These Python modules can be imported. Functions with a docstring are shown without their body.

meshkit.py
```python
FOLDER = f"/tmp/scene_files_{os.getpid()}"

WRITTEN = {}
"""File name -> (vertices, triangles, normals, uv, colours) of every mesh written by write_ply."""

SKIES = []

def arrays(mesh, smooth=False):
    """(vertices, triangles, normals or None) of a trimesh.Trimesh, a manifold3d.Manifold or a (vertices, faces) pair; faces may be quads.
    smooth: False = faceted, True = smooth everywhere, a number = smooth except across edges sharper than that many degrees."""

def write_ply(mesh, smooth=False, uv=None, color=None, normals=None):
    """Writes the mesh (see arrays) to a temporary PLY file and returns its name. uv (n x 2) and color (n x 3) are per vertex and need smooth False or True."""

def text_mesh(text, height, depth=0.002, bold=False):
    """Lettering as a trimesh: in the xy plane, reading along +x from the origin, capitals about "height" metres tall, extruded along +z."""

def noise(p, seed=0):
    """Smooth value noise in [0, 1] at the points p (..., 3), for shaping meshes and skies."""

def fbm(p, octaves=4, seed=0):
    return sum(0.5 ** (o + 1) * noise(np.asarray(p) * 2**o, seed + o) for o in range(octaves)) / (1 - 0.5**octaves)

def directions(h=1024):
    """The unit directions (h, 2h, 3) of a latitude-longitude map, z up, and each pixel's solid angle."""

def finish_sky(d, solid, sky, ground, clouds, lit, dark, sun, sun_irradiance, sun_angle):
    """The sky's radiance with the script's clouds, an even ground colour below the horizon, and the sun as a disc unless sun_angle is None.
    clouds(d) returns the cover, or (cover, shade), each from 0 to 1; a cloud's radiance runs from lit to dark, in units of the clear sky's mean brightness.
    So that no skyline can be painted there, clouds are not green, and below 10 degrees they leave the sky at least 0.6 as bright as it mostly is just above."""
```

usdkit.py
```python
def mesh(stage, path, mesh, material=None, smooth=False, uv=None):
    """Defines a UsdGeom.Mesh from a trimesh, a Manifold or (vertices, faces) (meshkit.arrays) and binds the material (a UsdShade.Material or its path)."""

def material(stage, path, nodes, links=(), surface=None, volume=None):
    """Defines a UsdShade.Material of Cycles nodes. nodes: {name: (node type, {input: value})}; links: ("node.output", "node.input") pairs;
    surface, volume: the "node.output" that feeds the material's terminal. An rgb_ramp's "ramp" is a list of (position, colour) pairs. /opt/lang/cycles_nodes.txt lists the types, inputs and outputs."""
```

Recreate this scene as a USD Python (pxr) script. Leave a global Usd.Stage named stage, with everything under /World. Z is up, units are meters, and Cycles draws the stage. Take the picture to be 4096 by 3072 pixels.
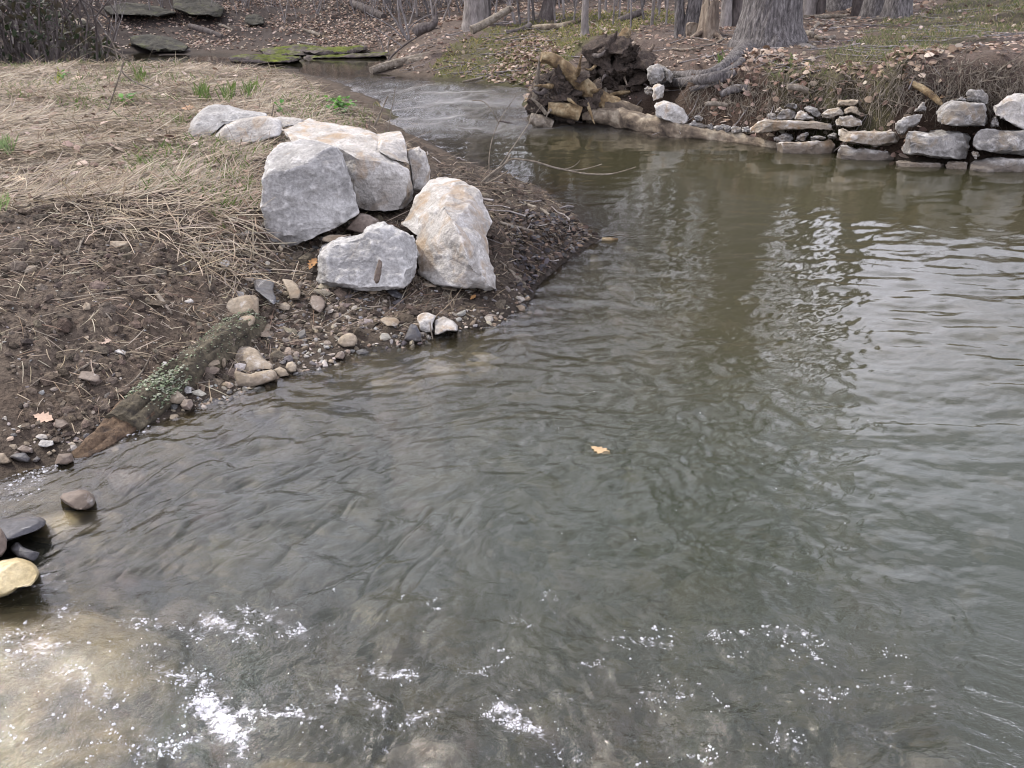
import math, random
import numpy as np, trimesh, manifold3d, usdkit, meshkit
from scipy.interpolate import RBFInterpolator
from scipy.ndimage import map_coordinates
from shapely.geometry import Polygon
from shapely import contains_xy
from pxr import Usd, UsdGeom, UsdLux, UsdShade, Gf, Sdf, Vt

stage = Usd.Stage.CreateInMemory()
UsdGeom.Xform.Define(stage, '/World')
UsdGeom.Scope.Define(stage, '/World/Looks')
T = Sdf.ValueTypeNames

# ------------------------------------------------------------------ camera, sky, sun, exposure
CAM_H, PITCH, FPX = 1.6, math.radians(25.3), 887.0
cam = UsdGeom.Camera.Define(stage, '/World/camera')
cam.CreateHorizontalApertureAttr(36.0)
cam.CreateVerticalApertureAttr(27.0)
cam.CreateFocalLengthAttr(36.0 * FPX / 1024)
cam.CreateExposureAttr(0.14)
UsdGeom.Xformable(cam).AddTranslateOp().Set((0, 0, CAM_H))
UsdGeom.Xformable(cam).AddRotateXOp().Set(90 - math.degrees(PITCH))

SUN_DIR = np.array([-0.72, 0.42, 0.0]); SUN_DIR /= np.linalg.norm(SUN_DIR)
SUN_EL = math.radians(46)
SUN_DIR = np.array([SUN_DIR[0] * math.cos(SUN_EL), SUN_DIR[1] * math.cos(SUN_EL), math.sin(SUN_EL)])
SUN_ROT = math.atan2(SUN_DIR[0], SUN_DIR[1])
sky = UsdLux.DomeLight.Define(stage, '/World/sky')
sky.GetPrim().SetCustomDataByKey('kind', 'structure')
sky_m = usdkit.material(stage, '/World/Looks/sky_air', {
    'sky': ('sky_texture', {'sky_type': 'single_scattering', 'sun_disc': False, 'sun_elevation': SUN_EL, 'sun_rotation': SUN_ROT, 'aerosol_density': 5.0}),
    'tc': ('texture_coordinate', {}),
    'map': ('mapping', {'scale': (1.0, 1.0, 2.2)}),
    'n': ('noise_texture', {'scale': 2.3, 'detail': 5.0, 'roughness': 0.55, 'distortion': 0.4}),
    'r': ('rgb_ramp', {'ramp': [(0.34, (0.30, 0.30, 0.30)), (0.62, (1, 1, 1))]}),
    'k': ('mix_color', {'b': (23.5, 22.9, 25.6), 'fac': 1.0, 'blend_type': 'multiply', 'use_clamp': False}), 'c': ('mix_color', {'blend_type': 'add', 'fac': 1.0, 'use_clamp': False}),
    'bg': ('background_shader', {'strength': 0.1})},
    [('tc.generated', 'map.vector'), ('map.vector', 'n.vector'), ('n.fac', 'r.fac'), ('r.color', 'k.a'), ('k.result', 'c.b'), ('sky.color', 'c.a'), ('c.result', 'bg.color')], surface='bg.background')
UsdShade.MaterialBindingAPI.Apply(sky.GetPrim()).Bind(sky_m)
sun = UsdLux.DistantLight.Define(stage, '/World/sun')
sun.CreateIntensityAttr(1.2); sun.CreateAngleAttr(0.5); sun.CreateNormalizeAttr(True); sun.CreateColorAttr((1.0, 0.95, 0.87))
q = Gf.Rotation(Gf.Vec3d(0, 0, 1), Gf.Vec3d(*map(float, SUN_DIR)))
UsdGeom.Xformable(sun).AddTransformOp().Set(Gf.Matrix4d().SetRotate(q))

# ------------------------------------------------------------------ pixels of the photograph (1024 wide) as rays of the place
CP, SP = math.cos(PITCH), math.sin(PITCH)
def ray(u, v):
    u, v = np.asarray(u, float), np.asarray(v, float)
    dx, dz = (u - 512) / FPX, (384 - v) / FPX
    return np.stack([dx, CP + dz * SP, -SP + dz * CP], -1)
def at_z(u, v, z):
    d = ray(u, v); t = (np.asarray(z, float) - CAM_H) / d[..., 2]
    p = d * t[..., None]; p[..., 2] += CAM_H
    return p
def at_y(u, v, y):
    d = ray(u, v); t = np.asarray(y, float) / d[..., 1]
    p = d * t[..., None]; p[..., 2] += CAM_H
    return p
noise, fbm = meshkit.noise, meshkit.fbm
def sn(p, o=4, seed=0): return fbm(p, o, seed) * 2 - 1
def P3(x, y, z=0): return np.stack([x, y, np.broadcast_to(z, np.shape(x))], -1)

# ------------------------------------------------------------------ the lie of the land: heights at known points
SHORE_L = [(0,480),(12,469),(56,462),(75,453),(112,440),(137,430),(155,420),(194,408),(219,400),(234,391),(277,379),(299,370),(324,366),(345,357),(362,348),(386,346),(421,340),(434,336),(459,331),(501,325),(507,319),(528,306),(539,285),(562,264),(590,245),(604,238),(588,229),(576,215),(546,190),(509,174),(463,160),(430,143),(403,134),(384,123),(379,106),(372,97),(352,90),(328,79),(300,69),(278,62),(250,58.5),(150,56.5),(0,54.5)]
SHORE_F = [(0,51.5),(150,52.5),(215,55),(300,56.5),(385,54.5)]
SHORE_R = [(390,57),(372,71),(399,75),(436,80),(461,81),(499,85),(525,88),(529,95),(529,110),(529,124),(552,128),(593,127),(624,129),(655,136),(683,138),(734,143),(761,147),(775,150),(836,155),(895,165),(968,170),(1024,172),(1150,180)]
LAND = [ # u, v, z
 (0,400,.12),(0,350,.22),(0,300,.32),(0,250,.42),(0,215,.48),(100,400,.07),(100,350,.17),(100,300,.27),(100,250,.37),(100,205,.45),(-150,400,.2),(-150,300,.4),(-150,220,.52),
 (200,370,.06),(200,330,.13),(200,290,.22),(200,250,.31),(200,210,.42),(260,355,.04),(260,310,.11),(260,270,.19),(262,215,.38),(320,330,.05),(320,290,.14),(300,255,.2),(340,240,.26),(400,320,.03),(400,295,.08),(450,310,.04),(450,295,.06),(500,305,.03),
 (0,180,.5),(0,130,.5),(0,90,.5),(-150,150,.55),(-150,90,.55),(100,170,.48),(100,120,.48),(100,80,.48),(200,170,.46),(200,120,.45),(200,80,.45),(270,150,.43),(270,100,.42),(270,72,.40),(340,105,.36),(325,88,.36),(300,78,.36),(368,112,.24),(385,132,.2),(220,66,.36),(120,64,.40),(0,66,.44),
 (440,165,.13),(450,200,.26),(500,200,.17),(540,212,.1),(530,250,.11),(560,240,.07),(500,280,.1),(480,230,.24),(515,190,.12),(560,215,.06),
 (440,66,.14),(440,50,.32),(440,35,.46),(440,25,.54),(400,62,.13),(415,52,.25),(480,70,.13),(480,55,.29),(480,30,.56),(480,15,.69),(520,80,.08),(520,60,.28),(520,45,.44),(540,35,.54),(580,60,.38),(580,40,.62),(640,40,.74),(640,60,.55),(640,74,.46),(640,50,.63),(610,74,.38),(600,100,.15),(560,100,.12),(560,80,.2),(545,60,.35),
 (650,118,.05),(650,95,.28),(690,100,.28),(690,80,.47),(690,66,.58),(720,84,.47),(720,68,.60),(760,72,.60),(840,70,.70),(900,66,.75),(960,53,.80),(1020,42,.88),(1100,36,.95),
 (770,45,.76),(850,42,.78),(950,32,.86),(1024,25,.92),(850,20,.82),(950,12,.98),(1030,10,1.08),(700,35,.75),(620,25,.75),(560,20,.75),(620,10,.85),
]
BED = [(100,520,-.05),(60,500,-.03),(200,460,-.10),(300,420,-.10),(400,380,-.12),(480,345,-.10),(560,330,-.2),(600,280,-.25),(640,240,-.25),(150,570,-.10),(100,620,-.05),(60,700,-.05),(185,690,-.26),(235,660,-.26),(225,720,-.26),(300,520,-.22),(300,620,-.16),(300,745,-.14),(450,740,-.14),(420,600,-.26),(450,480,-.3),(600,420,-.4),(600,550,-.42),(620,680,-.22),(560,760,-.16),(780,740,-.2),(900,760,-.22),(800,620,-.36),(980,640,-.34),(900,500,-.5),(800,400,-.62),(980,400,-.5),(720,320,-.55),(850,280,-.5),(980,260,-.4),(700,230,-.5),(600,180,-.3),(650,165,-.5),(750,170,-.6),(850,190,-.55),(950,200,-.5),(520,150,-.22),(470,110,-.14),(420,90,-.12),(350,66,-.3),(330,60,-.3),(560,140,-.3),(1100,220,-.45),(1150,400,-.5),(1150,700,-.35),(-60,560,-.04),(-60,700,-.06)]
POLAR = [ # azimuth (deg, 0 = straight ahead, + right), distance, height
 (-32,23,.7),(-20,23,.75),(-12,23,.8),(-6,24,.85),(-32,27,3.0),(-20,27,2.6),(-12,28,2.5),(-4,29,2.0),(3,24,.95),(3,32,2.4),(8,20,.85),(8,32,2.6),(14,22,1.0),(14,32,2.6),(20,20,1.0),(20,30,2.6),(26,18,1.25),(26,27,2.4),(32,17,1.4),(32,26,2.6),
 (-60,9,.7),(-60,20,1.2),(-60,30,6),(-90,4,.5),(-90,10,.8),(-90,25,3),(-60,3.2,.35),(-75,2.2,.1),(-60,1.6,-.05),(60,5,-.3),(60,9,.8),(60,20,1.6),(60,30,3),(90,4,-.2),(90,8,.8),(90,25,3),(50,7.6,-.2),(52,9,.7),(48,8.6,.3),
 (130,2,-.2),(130,6,.5),(180,1.5,-.2),(180,4,-.1),(180,12,.4),(-130,2,-.1),(-130,5,.5),(-140,14,.9),(130,16,1.0),(0,.5,-.2),(90,.6,-.2),(-90,.7,-.1),(180,.5,-.2),(180,40,2),(-120,40,7),(120,40,5)]
for a in range(-180, 180, 12):
    k = .45 if a > 12 or a < -75 else 1.0 if a < -2 else .75
    POLAR += [(a, 45, k * 8 + 1), (a, 75, k * 10 + 2), (a, 200, k * 14 + 5)]
pts, zz = [], []
for sh in (SHORE_L, SHORE_F, SHORE_R):
    for u, v in sh:
        if not (sh is SHORE_R and u > 690): pts.append(at_z(u, v, 0.0)); zz.append(0.0)
for u, v, z in LAND: pts.append(at_z(u, v, z)); zz.append(z)
for u, v, z in BED: pts.append(at_z(u, v, 0.0)); zz.append(z)
_u, _v = np.array(SHORE_R)[-9:].T
for u in range(690, 1160, 22):                                   # the cut face, behind the stones stacked before it
    y0 = at_z(u, np.interp(u, _u, _v), 0.0)[1]; d = ray(u, 120.0); x_y = d[0] / d[1]; hid = 1.0 if u > 770 else .75
    for dy, z in ((.20 * hid, -.06), (.36 * hid, .10), (.46, .30), (.58, .58 + .16 * (u > 880) + .05 * (u > 960)), (.85, .66 + .19 * (u > 880) + .04 * (u > 960))):
        pts.append(np.array([x_y * (y0 + dy), y0 + dy, 0])); zz.append(z)
pts = [p[:2] for p in pts]
for a, r, z in POLAR:
    a = math.radians(a); pts.append(np.array([r * math.sin(a), r * math.cos(a)])); zz.append(z)
pts, zz = np.array(pts), np.array(zz)
def warp(xy):
    r = np.hypot(xy[:, 0], xy[:, 1]); a = np.arctan2(xy[:, 0], xy[:, 1])
    return np.stack([np.log(r + .25) * 2, np.sin(a) * 2, np.cos(a) * 2], -1)
RBF = RBFInterpolator(warp(pts), zz, kernel='linear', smoothing=1e-4)

# polar net of the ground: fine where the picture looks, coarse all round
AZ = np.radians(np.concatenate([np.arange(-180, -40, 5.0), np.linspace(-40, -32, 12)[:-1], np.linspace(-32, 32, 560), np.linspace(32, 40, 12)[1:], np.arange(45, 181, 5.0)]))
RR = np.concatenate([np.geomspace(.3, 1.2, 12)[:-1], np.geomspace(1.2, 2.4, 70)[:-1], np.geomspace(2.4, 11, 300)[:-1], np.geomspace(11, 26, 130)[:-1], np.geomspace(26, 260, 36)])
NR, NA = len(RR), len(AZ)
gr, ga = np.meshgrid(RR, AZ, indexing='ij')
GX, GY = gr * np.sin(ga), gr * np.cos(ga)
GZ0 = RBF(warp(np.stack([GX.ravel(), GY.ravel()], -1))).reshape(GX.shape)
def poly_w(px, z):
    return Polygon([tuple(at_z(u, v, z)[:2]) for u, v in px])
def near_band(z, lo, hi, w):
    return np.clip((z - lo) / w, 0, 1) * np.clip((hi - z) / w, 0, 1)
LEFT = poly_w([(-400, 470), (-60, 478)] + SHORE_L[:-1] + [(-400, 56)], 0.0)   # the left bank, waterline outwards
left = contains_xy(LEFT, GX.ravel(), GY.ravel()).reshape(GX.shape)
land = np.clip(GZ0 / .04, 0, 1)
n1 = sn(P3(GX * 2.2, GY * 2.2), 3, 1); n2 = sn(P3(GX * 9, GY * 9, GZ0 * 9), 4, 2); n3 = sn(P3(GX * 30, GY * 30, GZ0 * 30), 3, 3)
soil = left * near_band(GZ0, .02, .43, .08)
steep = np.clip(np.hypot(*np.gradient(GZ0)) / 1, 0, 1)
GZ = GZ0 + land * (n1 * .035 + n2 * .03 + n3 * .012 * (1 + soil)) + (1 - land) * np.clip(-GZ0 / .05, 0, 1) * (n2 * .02 + n1 * .02)
right_face = (~left) & (GY > 5) & (gr < 13) & (GZ0 > .1) & (GZ0 < .72)
GZ = GZ + right_face * (n2 * .035 + n1 * .02)
far_hill = np.clip((gr - 19) / 5, 0, 1)
GZ = GZ + far_hill * land * (n1 * .12 + sn(P3(GX * .5, GY * .5), 3, 9) * .5 * np.clip((gr - 19) / 12, 0, 1))
_lr = np.log(RR)
def ground(x, y, G=None):
    x, y = np.asarray(x, float), np.asarray(y, float)
    i = np.interp(np.log(np.maximum(np.hypot(x, y), .301)), _lr, np.arange(NR)); j = np.interp(np.arctan2(x, y), AZ, np.arange(NA))
    return map_coordinates(GZ if G is None else G, [np.atleast_1d(i), np.atleast_1d(j)], order=1, mode='nearest').reshape(np.shape(x))
def gp(u, v, water=True):
    """Where the ray through a pixel first meets the ground (or the water)."""
    d = ray(u, v); t = .9 / np.maximum(.2, -d[..., 2] + .2); prev = t
    d = np.atleast_2d(d); n = len(d)
    ts = np.geomspace(1.0, 60, 900)
    X, Y, Z = (d[:, None, k] * ts[None] for k in range(3)); Z = Z + CAM_H
    g = ground(X, Y)
    if water: g = np.maximum(g, 0)
    k = np.argmax(Z <= g, 1); k = np.where((Z <= g).any(1), np.maximum(k, 1), 899)
    a, b = np.arange(n), k - 1
    f0, f1 = Z[a, b] - g[a, b], Z[a, k] - g[a, k]
    w = np.clip(f0 / np.maximum(f0 - f1, 1e-9), 0, 1); tt = ts[b] + (ts[k] - ts[b]) * w
    p = d * tt[:, None]; p[:, 2] += CAM_H
    return p if np.ndim(u) else p[0]

# ------------------------------------------------------------------ making prims
_n = {}
def name_for(parent, name):
    k = (parent, name); _n[k] = _n.get(k, -1) + 1
    return name if _n[k] == 0 else f'{name}_{_n[k]:03d}'
def tag(prim, label=None, cat=None, group=None, kind=None):
    for k, val in (('label', label), ('category', cat), ('group', group), ('kind', kind)):
        if val: prim.SetCustomDataByKey(k, val)
    return prim
def thing(name, label, cat, group=None, loc=(0, 0, 0)):
    x = UsdGeom.Xform.Define(stage, '/World/' + name_for('/World', name)); x.AddTranslateOp().Set(tuple(map(float, loc)))
    x.loc = np.array(loc, float); ORIGIN[str(x.GetPath())] = np.array(loc, float)
    return tag(x.GetPrim(), label, cat, group)
ORIGIN = {}
def origin(path):
    s = np.zeros(3)
    for k, o in ORIGIN.items():
        if path == k or path.startswith(k + '/'): s = s + o
    return s
def put(name, mesh, mat, parent=None, smooth=40, tint=None, label=None, cat=None, group=None, kind=None, attrs=None, local=False):
    """One Mesh prim from world-space geometry; a top-level one stands on its own base point."""
    root = str(parent.GetPath()) if parent else '/World'
    path = root + '/' + name_for(root, name)
    if hasattr(mesh, 'to_mesh'):
        m = mesh.to_mesh(); mesh = (np.array(m.vert_properties[:, :3], float), np.array(m.tri_verts))
    if isinstance(mesh, trimesh.Trimesh): mesh = (np.array(mesh.vertices), np.array(mesh.faces))
    v, f = np.array(mesh[0], float), mesh[1]
    base = None
    if parent is None and kind is None:
        base = np.array([v[:, 0].mean(), v[:, 1].mean(), v[:, 2].min()]); v = v - base
    elif parent and not local: v = v - origin(root)
    m = usdkit.mesh(stage, path, (v, f), mat, smooth=smooth if tint is None and attrs is None else (True if smooth else False))
    if base is not None:
        m.AddTranslateOp().Set(tuple(map(float, base))); ORIGIN[path] = base
    api = UsdGeom.PrimvarsAPI(m)
    if tint is not None: api.CreatePrimvar('tint', T.Color3fArray, 'vertex').Set(Vt.Vec3fArray.FromNumpy(np.asarray(tint, np.float32)))
    for k, a in (attrs or {}).items(): api.CreatePrimvar(k, T.FloatArray, 'vertex').Set(Vt.FloatArray.FromNumpy(np.asarray(a, np.float32)))
    return tag(m.GetPrim(), label, cat, group, kind)

# ------------------------------------------------------------------ materials
ALB = .57
def M(name, nodes, links, surface='p.BSDF'): return usdkit.material(stage, '/World/Looks/' + name, nodes, links, surface=surface)
def grainy(name, ramp, scale=6, fine=60, rough=.85, bump=.02, stretch=(1, 1, 1), rot=(0, 0, 0), fine_amt=.5, obj=False, dist=.3, spec=.3, detail=6, extra=None):
    """Colour from two sizes of noise, relief from the finer one."""
    ramp = [(t, tuple(ALB * q for q in c)) for t, c in ramp]
    nodes = {'g': ('texture_coordinate' if obj else 'geometry', {}), 'm': ('mapping', {'scale': stretch, 'rotation': rot}),
        'a': ('noise_texture', {'scale': scale, 'detail': detail, 'roughness': .62, 'distortion': dist}), 'r': ('rgb_ramp', {'ramp': ramp}),
        'b': ('noise_texture', {'scale': fine, 'detail': 4.0, 'roughness': .65}), 'rb': ('rgb_ramp', {'ramp': [(.28, (1 - fine_amt,) * 3), (.72, (1 + fine_amt * .55,) * 3)]}),
        'x': ('mix_color', {'blend_type': 'multiply', 'fac': 1.0, 'use_clamp': False}), 'h': ('mix_float', {'fac': .45}),
        'bu': ('bump', {'strength': 1.0, 'distance': bump}), 'p': ('principled_bsdf', {'roughness': rough, 'specular_ior_level': spec})}
    links = [('g.object' if obj else 'g.position', 'm.vector'), ('m.vector', 'a.vector'), ('m.vector', 'b.vector'), ('a.fac', 'r.fac'), ('b.fac', 'rb.fac'), ('r.color', 'x.a'), ('rb.color', 'x.b'), ('a.fac', 'h.a'), ('b.fac', 'h.b'), ('h.result', 'bu.height'), ('bu.normal', 'p.normal')]
    if extra: extra(nodes, links)
    else: links.append(('x.result', 'p.base_color'))
    return M(name, nodes, links)
def tinted(name, rough=.85, translucent=0.0, noise_scale=90, amt=.35, bump=0.0, spec=.2):
    nodes = {'t': ('attribute', {'attribute': 'tint'}), 'g': ('geometry', {}), 'b': ('noise_texture', {'scale': noise_scale, 'detail': 4.0, 'roughness': .65}),
        'rb': ('rgb_ramp', {'ramp': [(.28, (1 - amt,) * 3), (.72, (1 + amt * .6,) * 3)]}), 'x': ('mix_color', {'blend_type': 'multiply', 'fac': 1.0, 'use_clamp': False}), 'p': ('principled_bsdf', {'roughness': rough, 'specular_ior_level': spec})}
    links = [('g.position', 'b.vector'), ('b.fac', 'rb.fac'), ('t.color', 'x.a'), ('rb.color', 'x.b'), ('x.result', 'p.base_color')]
    if bump:
        nodes['bu'] = ('bump', {'strength': 1.0, 'distance': bump}); links += [('b.fac', 'bu.height'), ('bu.normal', 'p.normal')]
    out = 'p.BSDF'
    if translucent:
        nodes['tr'] = ('translucent_bsdf', {}); nodes['mx'] = ('mix_closure', {'fac': translucent})
        links += [('x.result', 'tr.color'), ('p.BSDF', 'mx.closure1'), ('tr.BSDF', 'mx.closure2')]; out = 'mx.closure'
    return M(name, nodes, links, out)
M_GROUND = tinted('earth', .93, 0, 55, .55, .03)
M_STRAW = tinted('straw', .7, .2, 40, .2)
M_LEAF = tinted('dead_leaf', .75, .2, 60, .25)
M_GREEN = tinted('green_blade', .6, .35, 30, .2)
M_PEBBLE = tinted('pebble', .7, 0, 120, .35, .004, .35)
M_TWIG = tinted('twig', .85, 0, 60, .4)
# ------------------------------------------------------------------ zones, ground colour
Z_STRAW = poly_w([(-300,50),(0,52),(100,55),(262,58),(300,74),(375,96),(400,128),(330,128),(290,140),(262,165),(262,205),(240,216),(200,205),(150,192),(100,196),(60,205),(0,222),(-300,225)], .45)
Z_GRAVEL = poly_w([(215,405),(235,330),(262,268),(340,255),(420,288),(520,285),(545,300),(470,345)], .06)
Z_GRAVEL2 = poly_w([(-200,490),(-100,430),(60,420),(150,395),(190,365),(240,370),(245,420)], .05)
Z_SPIT = poly_w([(400,140),(520,165),(600,225),(620,240),(520,330),(470,300),(440,200)], .12)
Z_GRASS_R = poly_w([(780,58),(860,45),(900,25),(990,16),(1060,12),(1100,40),(1000,40),(930,58),(860,66)], .8)
Z_MOSS_M = poly_w([(392,60),(420,38),(470,28),(560,24),(680,26),(690,34),(560,42),(520,50),(470,66),(440,62)], .62)
def inside(z, x, y): return contains_xy(z, np.ravel(x), np.ravel(y)).reshape(np.shape(x))
def soft(z, x, y, w=.25, seed=5):
    """Membership with a ragged edge."""
    j = sn(P3(x * 3, y * 3), 3, seed) * w; k = sn(P3(x * 3 + 40, y * 3), 3, seed) * w
    return inside(z, x + j, y + k).astype(float)
def mixc(c, a, col): return c * (1 - a[..., None]) + np.asarray(col) * a[..., None]
def ground_colour(x, y, z):
    r = np.hypot(x, y)
    c = np.zeros(x.shape + (3,)) + (.104, .078, .058)
    v = sn(P3(x * 4, y * 4), 4, 21) * .5 + .5
    c = mixc(c, np.clip(v * 1.6 - .5, 0, 1) * .6, (.15, .122, .097))
    lft = inside(LEFT, x, y)
    st = soft(Z_STRAW, x, y); c = mixc(c, st * (.35 + .5 * v), (.17, .135, .095))
    gv = np.maximum(soft(Z_GRAVEL, x, y), soft(Z_GRAVEL2, x, y)); c = mixc(c, gv * .6, (.105, .083, .064))
    sp = soft(Z_SPIT, x, y); c = mixc(c, sp * .6, (.045, .035, .028))
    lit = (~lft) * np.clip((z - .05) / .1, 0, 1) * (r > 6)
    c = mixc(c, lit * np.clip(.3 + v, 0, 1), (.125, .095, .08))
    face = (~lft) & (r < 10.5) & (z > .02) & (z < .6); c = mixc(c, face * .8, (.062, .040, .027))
    gr_ = soft(Z_GRASS_R, x, y, .5); c = mixc(c, gr_ * np.clip(v * 1.5, 0, 1) * .75, (.085, .085, .04))
    mo = soft(Z_MOSS_M, x, y, .6); c = mixc(c, mo * np.clip(v * 1.8 - .2, 0, 1) * .8, (.10, .105, .035))
    hill = np.clip((r - 18.5) / 2, 0, 1); c = mixc(c, hill * .85 * np.where(x < -1.5, 1, .6), (.055, .044, .040))
    wet = np.clip((.035 - z) / .03, 0, 1)
    c = c * (1 - .45 * wet[..., None] * (z > -.01)[..., None])
    bed = np.clip(-z / .02, 0, 1)
    lft_near = np.clip(1 - (x + .2) / 1.0, 0, 1) * (y > 1.9) * (y < 5)
    b = np.zeros_like(c) + (.125, .098, .045)
    b = mixc(b, np.clip(sn(P3(x * 2, y * 2), 4, 31) * 1.5, 0, 1), (.20, .15, .045))
    b = mixc(b, np.clip(sn(P3(x * 3.5, y * 3.5), 4, 32) * 1.6, 0, 1), (.055, .047, .04))
    b = mixc(b, np.clip(-z * 1.3, 0, .8), (.085, .10, .065))
    return c * (1 - bed[..., None]) + b * (.36 + .4 * np.clip((z + .22) / .2, 0, 1) * lft_near)[..., None] * bed[..., None]
tint = ground_colour(GX, GY, GZ) * .73
ii, jj = np.meshgrid(np.arange(NR - 1), np.arange(NA - 1), indexing='ij')
quad = np.stack([ii * NA + jj, ii * NA + jj + 1, (ii + 1) * NA + jj + 1, (ii + 1) * NA + jj], -1).reshape(-1, 4)
put('ground', (np.stack([GX, GY, GZ], -1).reshape(-1, 3), quad), M_GROUND, tint=tint.reshape(-1, 3), kind='structure')

FOAM = [(0, 640, 45, 660, 16, 130), (0, 592, 60, 588, 5, 90), (55, 615, 80, 618, 5, 70), (126, 626, 160, 628, 3, 70), (180, 632, 205, 636, 4, 80), (206, 622, 250, 640, 8, 190), (238, 608, 280, 625, 4, 130), (287, 630, 305, 640, 5, 90), (160, 676, 203, 686, 6, 170), (66, 682, 108, 700, 7, 130), (204, 708, 243, 744, 11, 620), (140, 758, 198, 738, 6, 190), (243, 716, 310, 730, 7, 200), (372, 670, 410, 676, 6, 190), (335, 702, 366, 702, 4, 110), (366, 705, 388, 720, 4, 70), (407, 722, 447, 714, 5, 150), (499, 714, 538, 732, 9, 250), (484, 715, 491, 724, 2, 26), (432, 605, 441, 609, 2, 30), (508, 618, 530, 622, 2.5, 44), (498, 654, 510, 660, 3, 36), (467, 672, 492, 674, 2, 34), (546, 594, 557, 600, 3, 24), (612, 638, 672, 646, 2.5, 60), (586, 664, 602, 668, 3, 34), (708, 633, 725, 636, 2, 36), (734, 630, 746, 634, 2, 26), (766, 632, 814, 636, 3, 60), (804, 655, 818, 662, 3, 36), (892, 678, 908, 684, 3, 50), (818, 698, 844, 694, 3, 44), (778, 738, 795, 750, 5, 60), (690, 756, 712, 768, 4, 50), (0, 500, 40, 482, 6, 110), (8, 478, 60, 466, 3, 60), (110, 440, 150, 432, 2, 30), (20, 575, 45, 580, 3, 40), (640, 690, 690, 700, 5, 50), (545, 745, 580, 755, 4, 40)]
# ------------------------------------------------------------------ the water: a net of real waves
WA = np.radians(np.concatenate([np.linspace(-75, -34, 14)[:-1], np.linspace(-34, 34, 640), np.linspace(34, 75, 14)[1:]]))
dep = np.radians(np.linspace(52, 4.1, 600)); WR = np.concatenate([[.35, .6, .9, 1.1], CAM_H / np.tan(dep), [24.5, 27]])
wr, wa = np.meshgrid(WR, WA, indexing='ij'); WX, WY = wr * np.sin(wa), wr * np.cos(wa)
wd = -ground(WX, WY, GZ)
def blob(u, v, su, sv, x, y, rot=0.0):
    """A soft patch of the water round a pixel's place, su across and sv along, in metres."""
    p = at_z(u, v, 0.0); dx, dy = x - p[0], y - p[1]
    c, s = math.cos(rot), math.sin(rot)
    return np.exp(-((c * dx + s * dy) / su) ** 2 - ((-s * dx + c * dy) / sv) ** 2)
def smooth(x, a, b):
    t = np.clip((x - a) / (b - a), 0, 1); return t * t * (3 - 2 * t)
def rough_field(x, y):
    """How rough the water is: riffle far up, calm pool, quick tongue, rapids at the near end."""
    near = smooth(y, 2.15, 1.45)
    left_run = smooth(x, .35, -.5) * smooth(y, 4.2, 2.6)
    far = smooth(y, 8.6, 10.0) * smooth(y, 15.6, 13.0)
    mid = blob(640, 420, .7, .75, x, y) 
    right = blob(980, 330, 1.6, 1.6, x, y)
    return near, left_run, far, mid, right
def ridge(p, o, seed): return 1 - 2 * np.abs(sn(p, o, seed))
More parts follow.
